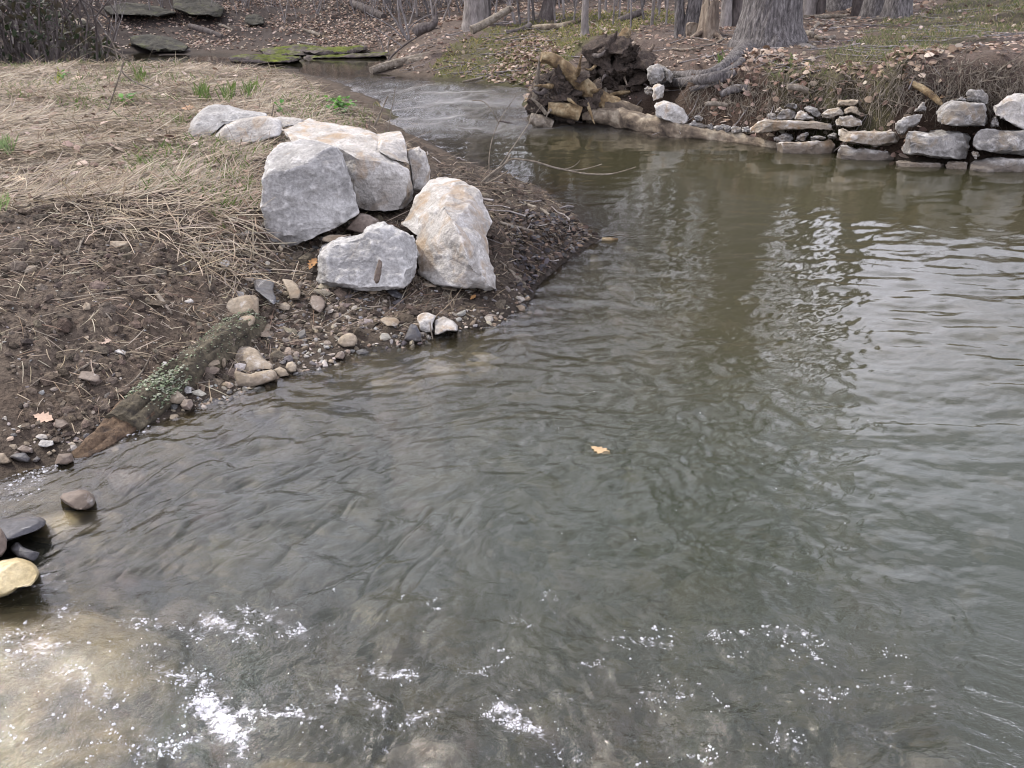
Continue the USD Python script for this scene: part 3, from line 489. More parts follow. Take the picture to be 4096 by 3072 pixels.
loose(ls([(-60, 870), (-30, 830), (30, 830), (95, 900), (60, 915), (-40, 915)], G8), R_SAND, 'olive tan stone cut by the left frame edge at the shore', .07)
loose(ls([(260, 880), (300, 850), (330, 875), (300, 905), (262, 900)], G8), R_SLATE, 'little black stone beside the two pale pebbles at the far left shore', .05)
loose(ls([(370, 830), (400, 810), (420, 835), (395, 855)], G8), R_SAND, 'left pale pebble of the two beside the little black stone', .03)
loose(ls([(410, 810), (435, 795), (455, 815), (430, 830)], G8), R_SAND, 'right pale pebble of the two beside the little black stone', .03)
# ---- stones standing out of the quick water
loose(ls([(470, 1190), (510, 1150), (640, 1120), (720, 1135), (768, 1190), (762, 1250), (690, 1285), (610, 1285), (530, 1240)], G8), R_BROWN, 'triangular brown stone standing alone in the quick water', .16, base=(80, 507), lean=.9, sink=-.02)
loose(ls([(-120, 1400), (0, 1360), (260, 1335), (360, 1350), (385, 1395), (330, 1440), (80, 1535), (0, 1545), (-120, 1560)], G8), R_SLATE, 'dark flat slab jutting into the quick water from the left edge', .14, base=(20, 539), lean=1.6, sink=-.02)
loose(ls([(-100, 20), (10, 20), (50, 100), (45, 170), (0, 230), (-100, 260)], G9, .5877), R_BROWN, 'reddish brown rock at the left edge under the dark slab', .14, base=(0, 562), lean=.7)
loose(ls([(60, 160), (110, 110), (160, 150), (270, 190), (240, 250), (120, 220)], G9, .5877), R_SLATE, 'small dark wet rock in front of the reddish brown rock', .08, lean=.8, base=(25, 558))
loose(ls([(-120, 300), (0, 240), (130, 215), (240, 260), (275, 320), (240, 400), (120, 430), (60, 480), (-120, 520)], G9, .5877), R_WET, 'yellowish wet rock at the left edge, foam around its foot', .2, base=(15, 592), lean=.8, sink=-.03)

# ---- rocks under the shallow quick water, seen through it
def sunk(poly, mat, label, top=-.03, thick=.12, seg=.016, amp=.012, name='sunken_rock', group=None):
    a = resample([tuple(p) for p in poly], 22); V = []; c = a.mean(0)
    for s, z in ((.55, top), (.85, top - .006), (1.0, top - .03), (1.02, top - thick)):
        w = c + (a - c) * s; V.append(at_z(w[:, 0], w[:, 1], 0) + np.array([0, 0, z]))
    stone(name, hull(np.vstack(V)), mat, label, seg, amp, 'rock', group, 4, .8)
sunk([(-60, 610), (60, 600), (120, 615), (185, 640), (170, 690), (140, 730), (118, 775), (60, 800), (-60, 800)], R_WET, 'broad yellow rock just under the surface in the bottom left corner', .006, .2)
sunk([(225, 790), (250, 760), (290, 752), (340, 760), (360, 790), (300, 810)], R_WET, 'yellow rock under foam at the bottom edge, left of centre', .0, .16)
sunk([(385, 740), (420, 725), (460, 738), (480, 760), (440, 790), (390, 780)], R_TAN, 'pinkish rock under the water at the bottom edge', -.01, .14)
sunk([(150, 610), (180, 590), (220, 605), (225, 625), (190, 630), (160, 625)], R_BROWN, 'reddish rock under white foam beside the broad yellow rock', -.005, .14)
sunk([(20, 515), (60, 505), (125, 510), (110, 525), (60, 535), (25, 532)], R_WET, 'olive rock just under water between the lone stone and the slab', -.008, .1)
sunk([(100, 470), (140, 455), (150, 475), (115, 490)], R_BROWN, 'purplish rock under the run below the log end', -.02, .1)
for i, (u, v, a, b, mat, lab) in enumerate([(395, 372, 30, 10, R_WET, 'yellow-green stone on the shallow bed off the gravel, left'), (440, 360, 26, 9, R_WET, 'yellow-green stone on the shallow bed under the split slab'), (480, 352, 20, 8, R_WET, 'amber stone on the bed right of the split slab'), (270, 675, 26, 15, R_SLATE, 'dark rock under water right of the broad yellow rock'), (345, 640, 24, 12, R_SAND, 'olive rock under the bubbles, left of centre at the bottom'), (540, 705, 30, 14, R_BROWN, 'brown rock under water near the bottom centre'), (610, 735, 28, 12, R_SAND, 'amber rock under water near the bottom centre'), (700, 752, 34, 12, R_SLATE, 'blue-black rock under foam at the bottom, right of centre'), (870, 735, 30, 13, R_SAND, 'yellowish rock under water near the bottom right'), (945, 720, 34, 12, R_TAN, 'ochre rock under water at the bottom right')]):
    t = np.linspace(0, 6.28, 9)[:-1]; rr = 1 + .25 * np.sin(3 * t + i)
    z = float(ground(*at_z(u, v, 0)[:2]))
    sunk(list(zip(u + a * rr * np.cos(t), v + b * rr * np.sin(t))), mat, lab, z * .45 - .02, .15)

# ---- the stone wall along the right bank
_r = np.array([p for p in SHORE_R if p[0] >= 529 and p[1] > 110]); _ru, _rv = _r[:, 0], _r[:, 1]
def wall_y(u, v, slope=.35, back=0.0):
    y0 = at_z(u, np.interp(u, _ru, _rv), 0.0)[1] + back; d = ray(u, v); k = d[2] / d[1]
    return (y0 + slope * CAM_H) / (1 - slope * k)
def wl8(p): return [(850 + X * .0787, 75 + Y * .0787) for X, Y in p]
def wl7(p): return [(725 + X * .0791, 75 + Y * .0791) for X, Y in p]
def wl3(p): return [(500 + X * .1243, Y * .1243) for X, Y in p]
WALLG = 'rocks stacked along the far right bank'
def wall(poly, mat, label, thick=.35, back=0.0, lean=.2, bulge=.10, seg=.022, amp=.024):
    a = np.array(poly); u, v = a[:, 0].mean(), a[:, 1].mean()
    stone('wall_stone', loft(poly, float(wall_y(u, v, back=back)), thick, bulge, lean, 26), mat, label, seg, amp, 'rock', WALLG, 0, 1.0, 14, .085)
wall(wl8([(1105, 420), (1180, 350), (1280, 310), (1480, 340), (1720, 365), (1740, 430), (1772, 600), (1760, 650), (1600, 645), (1400, 660), (1200, 645), (1110, 600)]), R_WALL, 'large brownish grey block, upper course of the right wall', .4)
wall(wl8([(710, 700), (860, 700), (970, 745), (1090, 690), (1180, 700), (1500, 740), (1560, 780), (1540, 900), (1480, 1070), (1380, 1080), (1200, 1060), (1000, 1040), (900, 1000), (760, 1010), (640, 980), (680, 850)]), R_WALL, 'large blue-grey block with a notched top, middle of the right wall', .45)
wall(wl8([(1562, 780), (1650, 690), (1750, 670), (1900, 690), (2212, 700), (2380, 730), (2380, 1040), (2212, 1030), (2060, 1000), (1830, 1000), (1640, 950), (1560, 900)]), R_WALL, 'long grey block at the right frame edge, middle course', .45)
wall(wl8([(1785, 400), (1870, 370), (2000, 270), (2120, 225), (2300, 230), (2450, 400), (2430, 690), (2212, 700), (2050, 620), (1830, 500)]), R_PALE, 'huge pale boulder on top of the wall at the right frame edge', .5, .08)
wall(wl8([(1512, 1100), (1600, 1065), (1850, 1030), (2000, 1050), (2212, 1060), (2420, 1070), (2420, 1300), (2212, 1290), (1520, 1280)]), R_WALL, 'bottom grey block standing in water at the right frame edge', .4)
wall(wl8([(578, 1075), (700, 1085), (800, 1100), (1100, 1115), (1218, 1120), (1215, 1260), (900, 1255), (580, 1220)]), R_TAN, 'low mossy block at the waterline under the notched blue-grey one', .35)
wall(wl8([(1225, 1110), (1330, 1098), (1492, 1105), (1502, 1275), (1350, 1275), (1228, 1265)]), R_TAN, 'short low block at the waterline right of the low mossy one', .3)
wall(wl8([(565, 610), (720, 510), (860, 480), (930, 490), (900, 580), (850, 650), (740, 665), (685, 760), (640, 785), (580, 740)]), R_WALL, 'tilted grey stone left of the large brownish grey block', .22, .06)
wall(wl8([(818, 462), (930, 340), (975, 420), (965, 475)]), R_WALL, 'small pointed stone above the tilted grey one', .15, .14)
wall(wl8([(1468, 230), (1500, 170), (1690, 190), (1780, 290), (1785, 330), (1740, 385), (1600, 370), (1500, 340)]), R_WALL, 'grey stone perched on the large brownish grey block', .25, .2)
wall(wl8([(1338, 318), (1420, 268), (1480, 300), (1470, 345)]), R_WALL, 'little stone beside the perched grey one', .12, .18)
wall(wl8([(1785, 610), (1820, 520), (1860, 528), (1895, 605), (1880, 660), (1800, 665)]), R_WALL, 'wedge stone filling the gap under the huge pale boulder', .15, .1)
wall(wl8([(1535, 1010), (1570, 960), (1620, 965), (1640, 1020), (1600, 1060)]), R_TAN, 'brown cobble stuck between the two lower courses at right', .12, .02)
wall(wl7([(305, 610), (430, 555), (520, 550), (620, 578), (1270, 585), (1420, 600), (1422, 720), (1200, 690), (900, 690), (600, 720), (350, 740), (310, 700)]), R_TAN, 'long thin slab capping a row of pebbles', .35, .0, .2, .1)
wall(wl7([(645, 515), (730, 430), (820, 415), (905, 470), (852, 560), (700, 572), (650, 560)]), R_WALL, 'biggest of the grey cobbles piled on the long slab', .18, .1)
wall(wl7([(868, 562), (900, 480), (960, 455), (1050, 480), (1138, 562), (1000, 578)]), R_PALE, 'pale rounded cobble in the middle of the pile on the long slab', .18, .1)
wall(wl7([(983, 410), (1060, 390), (1170, 420), (1212, 480), (1190, 525), (1130, 532), (1040, 460)]), R_WALL, 'oval grey cobble, upper right of the pile on the long slab', .17, .15)
wall(wl7([(748, 375), (880, 355), (927, 395), (920, 432), (760, 412)]), R_WALL, 'flat grey cobble on top of the pile on the long slab', .15, .18)
wall(wl7([(523, 515), (580, 480), (640, 500), (648, 556), (600, 570)]), R_WALL, 'small blue-grey cobble, leftmost on the long slab', .14, .08)
wall(wl7([(640, 480), (660, 420), (700, 400), (725, 420), (690, 460)]), R_TAN, 'brown cobble behind the biggest grey cobble on the slab', .12, .2)
wall(wl7([(1208, 490), (1300, 430), (1480, 405), (1520, 470), (1500, 500), (1400, 520), (1380, 572), (1230, 545)]), R_TAN, 'brown flat stone right of the cobble pile', .22, .1)
wall(wl7([(1500, 435), (1580, 390), (1650, 400), (1730, 470), (1725, 520), (1620, 495), (1500, 495)]), R_SAND, 'yellowish flat stone second from the top of its little stack', .2, .1)
wall(wl7([(1388, 590), (1410, 520), (1600, 505), (1700, 545), (1742, 640), (1600, 662), (1410, 635)]), R_TAN, 'blocky tan stone with a shaded end, third down its little stack', .25, .04)
wall(wl7([(1425, 318), (1690, 310), (1702, 350), (1640, 392), (1425, 385)]), R_SAND, 'flat pale stone topping the little stack', .2, .14)
wall(wl7([(1422, 650), (1560, 700), (1900, 722), (2212, 732), (2205, 925), (1850, 905), (1560, 855), (1440, 825)]), R_TAN, 'wide earthy tan slab between the stack and the grey blocks', .4)
wall(wl7([(1400, 965), (1480, 870), (1560, 880), (1640, 930), (1800, 922), (2100, 960), (2152, 1040), (2150, 1150), (2000, 1150), (1570, 1110), (1410, 1060)]), R_WALL, 'low grey-white block in the water under the wide tan slab', .35)
wall(wl7([(640, 852), (900, 842), (1250, 830), (1400, 792), (1442, 870), (1405, 960), (1400, 1070), (900, 1040), (640, 1020)]), R_TAN, 'orange-brown block in the water under the row of pebbles', .35)
for p, l in [([(608, 805), (720, 735), (850, 750), (892, 800), (830, 855), (650, 852)], 'leftmost and longest pebble in the row under the long slab'), ([(885, 842), (910, 760), (1050, 710), (1072, 760), (1000, 835)], 'tilted blue-grey pebble, second in the row under the long slab'), ([(1060, 785), (1180, 750), (1290, 790), (1250, 825), (1090, 830)], 'shaded oval pebble, third in the row under the long slab'), ([(1282, 765), (1380, 730), (1422, 750), (1422, 800), (1310, 800)], 'last small pebble in the row under the long slab')]:
    wall(wl7(p), R_WALL, l, .16, .03)
for p, l in [([(80, 655), (150, 640), (215, 660), (210, 740), (90, 738)], 'square grey stone, second to the left of the long slab'), ([(212, 662), (310, 650), (325, 722), (215, 725)], 'grey stone touching the left tip of the long slab'), ([(-10, 650), (75, 660), (68, 705), (-10, 725)], 'grey stone third to the left of the long slab')]:
    wall(wl7(p), R_WALL, l, .16, .04)
wall(wl3([(1238, 830), (1330, 798), (1480, 870), (1512, 960), (1505, 1015), (1420, 1005), (1250, 935)]), R_PALE, 'big chalky white block beside the fallen trunk', .45, .0)
wall(wl3([(1180, 560), (1215, 525), (1280, 508), (1342, 540), (1332, 620), (1300, 660), (1222, 692), (1185, 640)]), R_WALL, 'rounded grey rock at the top of the pale column by the root plate', .35, .5)
wall(wl3([(1222, 712), (1260, 668), (1332, 680), (1312, 790), (1232, 812)]), R_PALE, 'pale rock between the rounded grey one and the chalky block', .3, .25)
wall(wl3([(1160, 712), (1200, 688), (1232, 720), (1222, 772), (1165, 762)]), R_WALL, 'small grey rock left of the pale column', .2, .3)
wall(wl3([(1320, 540), (1370, 560), (1400, 600), (1380, 670), (1330, 640)]), R_WALL, 'grey rock wedged right of the rounded one under the roots', .25, .55)
for p, l in [([(1560, 945), (1600, 920), (1642, 950), (1622, 982), (1570, 972)], 'pale cobble on top of the small row behind the fallen trunk'), ([(1508, 1002), (1560, 965), (1652, 1000), (1642, 1042), (1520, 1025)], 'largest cobble in the small row behind the fallen trunk'), ([(1650, 1012), (1700, 988), (1722, 1032), (1690, 1052)], 'small middle cobble in the row behind the fallen trunk'), ([(1713, 1022), (1800, 998), (1862, 1020), (1852, 1062), (1740, 1058)], 'flat cobble at the right end of the row behind the fallen trunk')]:
    wall(wl3(p), R_WALL, l, .16, .06)
# ------------------------------------------------------------------ wood
def tube(path, radii, sides=10, bark=0.0, seed=0, freq=(40, 3), twist=0.0, cap=True):
    """A tapering round limb along a path; bark = depth of its furrows, which run along it."""
    p = np.asarray(path, float); r = np.broadcast_to(np.asarray(radii, float), (len(p),))
    t = np.gradient(p, axis=0); t /= np.linalg.norm(t, axis=1, keepdims=True) + 1e-9
    ref = np.array([0, 0, 1.0]) if abs(t[:, 2]).mean() < .8 else np.array([1.0, 0, 0])
    a = np.cross(t, ref); a /= np.linalg.norm(a, axis=1, keepdims=True) + 1e-9; b = np.cross(t, a)
    an = np.arange(sides) * 2 * np.pi / sides; ring = np.cos(an)[None, :, None] * a[:, None] + np.sin(an)[None, :, None] * b[:, None]
    rr = np.repeat(r[:, None], sides, 1)
    if bark:
        s = np.r_[0, np.cumsum(np.linalg.norm(np.diff(p, axis=0), axis=1))]
        q = np.stack(np.broadcast_arrays(np.cos(an)[None] * freq[0] * r.mean(), np.sin(an)[None] * freq[0] * r.mean(), s[:, None] * freq[1]), -1)
        rr = rr + bark * (1.2 * sn(q, 3, seed) - .9 * np.abs(sn(q * 1.7 + 3, 2, seed + 1)))
    v = p[:, None] + ring * rr[..., None]
    i, j = np.meshgrid(np.arange(len(p) - 1), np.arange(sides), indexing='ij'); k = (j + 1) % sides
    f = np.stack([i * sides + j, i * sides + k, (i + 1) * sides + k, (i + 1) * sides + j], -1).reshape(-1, 4)
    f = np.vstack([f[:, [0, 1, 2]], f[:, [0, 2, 3]]]); v = v.reshape(-1, 3)
    if cap:
        n = len(v); v = np.vstack([v, p[:1], p[-1:]]); k = np.arange(sides); k2 = (k + 1) % sides; e = (len(p) - 1) * sides
        f = np.vstack([f, np.stack([np.full(sides, n), k2, k], -1), np.stack([np.full(sides, n + 1), e + k, e + k2], -1)])
    return v, f
def join(parts):
    V, F, n = [], [], 0
    for v, f in parts: V.append(v); F.append(np.asarray(f) + n); n += len(v)
    return np.vstack(V), np.vstack(F)
def curve(points, n=14):
    """A smooth line through a few points."""
    p = np.asarray(points, float); k = np.arange(len(p)); t = np.linspace(0, len(p) - 1, n)
    if len(p) < 3: return np.stack([np.interp(t, k, p[:, c]) for c in range(3)], -1)
    from scipy.interpolate import CubicSpline
    return CubicSpline(k, p)(t)
def wobble(p, amp, rng):
    w = rng.normal(0, amp, p.shape); w[0] = 0; return p + np.cumsum(w, 0) * .5
def branches(rng, start, direction, length, radius, depth, out, sides=5):
    n = 5; d = direction / np.linalg.norm(direction); pts_ = [start]
    for i in range(n):
        d = d + rng.normal(0, .16, 3) + np.array([0, 0, .05]); d /= np.linalg.norm(d); pts_.append(pts_[-1] + d * length / n)
    pts_ = np.array(pts_); rad = np.linspace(radius, radius * .35, n + 1)
    out.append(tube(pts_, rad, sides, cap=False))
    if depth > 0:
        for k in range(rng.integers(3, 5)):
            i = rng.integers(1, n + 1); side = rng.normal(0, 1, 3); side -= d * (side @ d); side /= np.linalg.norm(side)
            branches(rng, pts_[i], (pts_[i] - pts_[i - 1]) / (length / n) + side * rng.uniform(.5, 1.1), length * rng.uniform(.45, .7), rad[i] * .65, depth - 1, out, max(3, sides - 1))
def bark_mat(name, dark, mid, light, freq=30, stretch=(1, 1, .3), bump=.014, moss=None):
    def extra(nodes, links):
        if moss:
            nodes['s'] = ('noise_texture', {'scale': 7, 'detail': 6.0, 'roughness': .65}); nodes['sr'] = ('rgb_ramp', {'ramp': [(moss[1], (0, 0, 0)), (moss[1] + .07, (.9, .9, .9))]}); nodes['sx'] = ('mix_color', {'b': moss[0]})
            links += [('g.position', 's.vector'), ('s.fac', 'sr.fac'), ('sr.color', 'sx.fac'), ('x.result', 'sx.a'), ('sx.result', 'p.base_color')]
        else: links.append(('x.result', 'p.base_color'))
    return grainy(name, [(.33, dark), (.5, mid), (.66, light)], freq * .55, freq * 2.2, .9, bump, stretch, fine_amt=.4, extra=extra)
B_GREY = bark_mat('grey_bark', (.05, .045, .045), (.15, .135, .133), (.30, .28, .275), 60, (1, 1, .22), .03)
B_PALE = bark_mat('pale_bark', (.17, .15, .14), (.28, .25, .235), (.38, .35, .33), 18, bump=.01)
B_DARK = bark_mat('dark_bark', (.055, .045, .042), (.11, .09, .085), (.17, .15, .14), 24)
B_TWIG = bark_mat('grey_twigs', (.17, .15, .145), (.27, .245, .24), (.37, .345, .335), 30)
B_LOG = bark_mat('weathered_log', (.12, .095, .07), (.23, .195, .155), (.34, .30, .25), 26, (1, 1, 1))
B_ROT = bark_mat('rotten_wood', (.10, .07, .055), (.22, .17, .13), (.42, .36, .285), 16, (1, 1, .3), .03)
B_YEL = bark_mat('split_yellow_wood', (.07, .045, .025), (.24, .165, .085), (.46, .37, .23), 14, (1, 1, 1), .03)
B_BARE = bark_mat('stripped_trunk', (.06, .045, .035), (.21, .165, .12), (.44, .38, .29), 9, (1, 1, 1), .03)
B_ROOTSOIL = grainy('root_soil', [(.3, (.05, .037, .03)), (.55, (.10, .075, .06)), (.75, (.18, .135, .105))], 12, 60, .95, .05, fine_amt=.6)
def down(p): p = np.array(p, float); p[..., 2] = ground(p[..., 0], p[..., 1]); return p

def tree(name, label, base_px, width_px, mat, lean=(0, 0), height=14, flare=1.5, seed=0, group=None, sides=20, bark=.012, top_branches=6, roots=(), root_names='root', zbase=None, dark_crown=None, bend=0.0):
    """A bare standing tree: trunk with a flaring foot, and its crown of branches above the frame."""
    rng = np.random.default_rng(seed)
    b = gp(*base_px); y = b[1]; rad = width_px / FPX * np.linalg.norm(b - [0, 0, CAM_H]) / 2
    z = np.r_[-.25, 0, .08, .2, .4, .7, np.linspace(1.1, height, 14)]
    r = rad * (1 + (flare - 1) * np.exp(-np.maximum(z, 0) / .22)) * np.clip(1 - z / height * .75, .12, 1.2)
    path = np.stack([b[0] + lean[0] * z + bend * np.sin(z * .9) + rng.normal(0, .012, len(z)) * z, y + lean[1] * z, b[2] + z], -1)
    t = thing(name, label, 'tree', group, b)
    fine = curve(path, 60) if sides > 24 else path
    put('trunk', tube(fine, np.interp(np.linspace(0, len(r) - 1, len(fine)), np.arange(len(r)), r), sides, bark, seed), mat, t, smooth=45)
    out = []
    for k in range(top_branches):
        i = rng.integers(len(z) // 2, len(z) - 1); ang = rng.uniform(0, 6.28)
        branches(rng, path[i], np.array([math.cos(ang), math.sin(ang), rng.uniform(.4, 1.1)]), height * rng.uniform(.16, .3), r[i] * .5 + .006, 2, out)
    if out: put('crown', join(out), B_TWIG, t, smooth=True)
    for k, pth in enumerate(roots):
        pp = gp(np.array([q[0] for q in pth], float), np.array([q[1] for q in pth], float)); pp[:, 2] += np.array([q[3] if len(q) > 3 else .01 for q in pth])
        rr = np.array([q[2] for q in pth]) / FPX * np.linalg.norm(pp - [0, 0, CAM_H], axis=1) / 2
        n = 4 * len(pth); put('root', tube(curve(pp, n), np.interp(np.linspace(0, 1, n), np.linspace(0, 1, len(rr)), rr), 12, rr.mean() * .22, seed + 5 + k, (30, 3)), mat, t, smooth=45)
    return t
tree('tree', 'massive grey-barked tree with roots spreading over the right bank', (768, 45), 49, B_GREY, (.0, .05), 18, 1.45, 1, sides=110, bark=.022, top_branches=9,
     roots=[[(752, 42, 22, -.03), (738, 56, 17, -.02), (722, 68, 12, 0), (706, 77, 10, .03), (690, 78, 9, .03), (672, 76, 7, .02)], [(742, 62, 8), (722, 80, 10, .05), (700, 86, 11, .06), (678, 88, 9, .06), (660, 90, 5, .04)], [(735, 74, 7, .02), (716, 84, 8, .03), (690, 92, 5, .02)], [(785, 42, 18, -.03), (800, 46, 12, -.02), (815, 49, 8, -.02)], [(700, 78, 4, .02), (672, 79, 4, .02), (655, 84, 3, .01)], [(720, 98, 7, .04), (735, 95, 9, .06), (748, 92, 6, .04)]])
tree('tree', 'grey tree with a rotten split base, left of the massive one', (693, 37), 15, B_GREY, (.0, .03), 13, 1.5, 2, sides=28)
tree('tree', 'slim leaning grey tree between the pale sapling and the tree with rotten base', (680, 37), 9, B_GREY, (-.08, .03), 9, 1.3, 3, sides=16, top_branches=5)
tree('tree', 'paler trunk of the pair of trees left of the massive one', (725, 27), 9, B_PALE, (.0, .02), 13, 1.3, 4)
tree('tree', 'darker trunk of the pair of trees left of the massive one', (735, 26), 11, B_DARK, (.0, .03), 14, 1.25, 5)
tree('tree', 'smooth pale trunk just right of the massive tree', (807, 16), 14, B_PALE, (.0, .02), 14, 1.2, 6)
tree('tree', 'thin dark trunk right of the smooth pale trunk', (820, 16), 7, B_DARK, (.02, .02), 11, 1.25, 7)
tree('tree', 'broad old greenish trunk in shade behind the branches right of the massive tree', (838, 9), 22, B_GREY, (.0, .04), 15, 1.5, 8, sides=28)
tree('tree', 'dark slanting trunk at the foot of the broad greenish one', (858, 15), 10, B_DARK, (-.09, .03), 11, 1.3, 9)
tree('tree', 'left of the twin trunks at the edge of the grassy bank', (873, 17), 18, B_GREY, (.04, .03), 15, 1.35, 10, sides=28)
tree('tree', 'right of the twin trunks at the edge of the grassy bank', (896, 18), 20, B_GREY, (.01, .03), 15, 1.4, 11, sides=28)
tree('tree', 'big pale trunk behind the leaning log on the middle bank', (476, 27), 22, B_PALE, (.0, .02), 16, 1.25, 12, sides=30, top_branches=8)
tree('tree', 'grey trunk close behind the big pale trunk on the middle bank', (487, 22), 8, B_GREY, (.0, .02), 13, 1.2, 13)
tree('tree', 'lone pale sapling on the middle bank above the root plate', (585, 37), 6, B_PALE, (-.02, .02), 8, 1.5, 14, sides=12, bark=.003, top_branches=4)
tree('tree', 'dark trunk leaning right in the woods behind the middle bank', (546, 20), 11, B_DARK, (.22, .1), 12, 1.5, 15)
tree('tree', 'dark twisted tree with a mossy foot in the upper left shade', (28, 46), 18, B_DARK, (-.05, .04), 9, 1.6, 16, sides=24, bend=.12, roots=[[(20, 46, 12), (8, 50, 8), (-6, 52, 4)], [(34, 46, 12), (48, 48, 8), (62, 50, 4)]])
tree('tree', 'dark trunk beside the twisted tree in the upper left corner', (52, 42), 9, B_DARK, (.1, .03), 8, 1.4, 17)

# saplings of the thicket behind the middle bank: a few kinds, each copied
def sapling_proto(k, seed):
    rng = np.random.default_rng(seed); t = UsdGeom.Xform.Define(stage, f'/World/Looks/sapling_kind_{k}') ; t.GetPrim().SetSpecifier(Sdf.SpecifierClass)
    h = 5.0; z = np.linspace(-.1, h, 9); p = np.stack([np.cumsum(rng.normal(0, .07, 9)), np.cumsum(rng.normal(0, .07, 9)), z], -1); p -= [p[0, 0], p[0, 1], 0]
    r = np.linspace(.022, .006, 9)
    put('trunk', tube(p, r, 7, .002, seed), (B_PALE, B_TWIG, B_GREY)[k % 3], t, smooth=True, local=True)
    out = []
    for i in range(9):
        j = rng.integers(2, 8); a = rng.uniform(0, 6.28); branches(rng, p[j], np.array([math.cos(a), math.sin(a), .8]), rng.uniform(.6, 1.5), r[j] * .6, 1, out, 4)
    put('crown', join(out), B_TWIG, t, smooth=True, local=True)
    return t
PROTO = [sapling_proto(k, 60 + k) for k in range(5)]
rng = np.random.default_rng(77)
SAP = [(503, 22), (517, 24), (521, 26), (527, 25), (556, 22), (612, 25), (633, 28), (536, 22), (565, 18), (572, 24), (598, 20), (620, 18), (642, 22), (650, 26), (658, 18), (667, 24), (494, 18), (430, 20), (441, 22), (450, 18), (417, 16), (407, 20), (460, 14), (510, 12), (530, 10), (545, 12), (560, 9), (577, 12), (590, 8), (604, 12), (615, 8), (628, 12), (640, 8), (655, 10), (668, 8), (705, 10), (712, 12), (745, 8), (398, 12), (385, 14), (372, 10), (355, 16), (340, 12), (315, 14), (296, 18), (270, 12), (236, 16), (210, 12), (176, 14), (150, 18)]
for i, (u, v) in enumerate(SAP):
    b = gp(u + rng.uniform(-1.5, 1.5), v); x = UsdGeom.Xform.Define(stage, '/World/' + name_for('/World', 'sapling'))
    b[2] -= .03; x.AddTranslateOp().Set(tuple(map(float, b))); s = float(rng.uniform(.7, 1.25)) * (1.0 if u > 380 else .55)
    x.AddRotateXYZOp().Set((float(rng.normal(0, 5)), float(rng.normal(0, 6)), float(rng.uniform(0, 360)))); x.AddScaleOp().Set((s, s, s * 1.0))
    x.GetPrim().GetReferences().AddInternalReference(PROTO[i % 5].GetPath()); x.GetPrim().SetInstanceable(True)
    tag(x.GetPrim(), 'thin bare sapling of the thicket behind the middle bank' if u > 380 else 'thin bare sapling growing on the leaf-covered slope', 'sapling', 'saplings in the woods behind the middle bank' if u > 380 else 'saplings on the far leafy slope')

# the woods beyond, one mass of bare trunks and branches
def woods():
    rng = np.random.default_rng(5); out = []
    for i in range(330):
        a = math.radians(rng.uniform(-85, 85)) if i < 290 else math.radians(rng.uniform(100, 260)); r = rng.uniform(27, 60) if abs(a) < 1.6 else rng.uniform(18, 40)
        if i >= 90 and i < 290 and (a > .2 or rng.random() < .4): continue
        if i < 90: a = math.radians(rng.uniform(-9, 15)); r = rng.uniform(23, 42)
        if abs(math.degrees(a) + 64) < 20: r += 14
        x, y = r * math.sin(a), r * math.cos(a); z = float(ground(x, y)); h = rng.uniform(6, 10) if i >= 90 else rng.uniform(7, 12); n = 7
        zz_ = np.linspace(-.3, h, n); p = np.stack([x + np.cumsum(rng.normal(0, .18, n)), y + np.cumsum(rng.normal(0, .18, n)), z + zz_], -1); rad = rng.uniform(.04, .13)
        rr = np.linspace(rad, rad * .2, n); out.append(tube(p, rr, 7, cap=False))
        for k in range(8):
            j = rng.integers(2, n); b = rng.uniform(0, 6.28); branches(rng, p[j], np.array([math.cos(b), math.sin(b), .9]), h * rng.uniform(.15, .3), rr[j] * .6, 1, out, 4)
    return join(out)
put('distant_woods', woods(), B_GREY, kind='stuff', smooth=True)
def brush():
    """Thin twiggy undergrowth below those trees."""
    rng = np.random.default_rng(6); out = []
    for i in range(900):
        a = math.radians(rng.uniform(-9, 14) if i < 700 else rng.uniform(-32, -9)); r = rng.uniform(21.5, 34); x, y = r * math.sin(a), r * math.cos(a); z = float(ground(x, y))
        for k in range(3):
            b = rng.uniform(0, 6.28); l = rng.uniform(.5, 2.0); p0 = np.array([x, y, z - .05]); d = np.array([math.cos(b) * .45, math.sin(b) * .45, 1.0]); t = np.linspace(0, 1, 5)[:, None]
            p = p0 + d * l * t + np.cumsum(rng.normal(0, .04, (5, 3)), 0); out.append(tube(p, np.linspace(.011, .003, 5), 3, cap=False))
            for q in range(3):
                j = rng.integers(1, 5); e = p[j] + rng.normal(0, .25, 3) + [0, 0, .2]; out.append(tube(np.array([p[j], (p[j] + e) / 2 + rng.normal(0, .03, 3), e]), [.005, .004, .002], 3, cap=False))
    return join(out)
put('undergrowth', brush(), B_TWIG, kind='stuff', smooth=True)

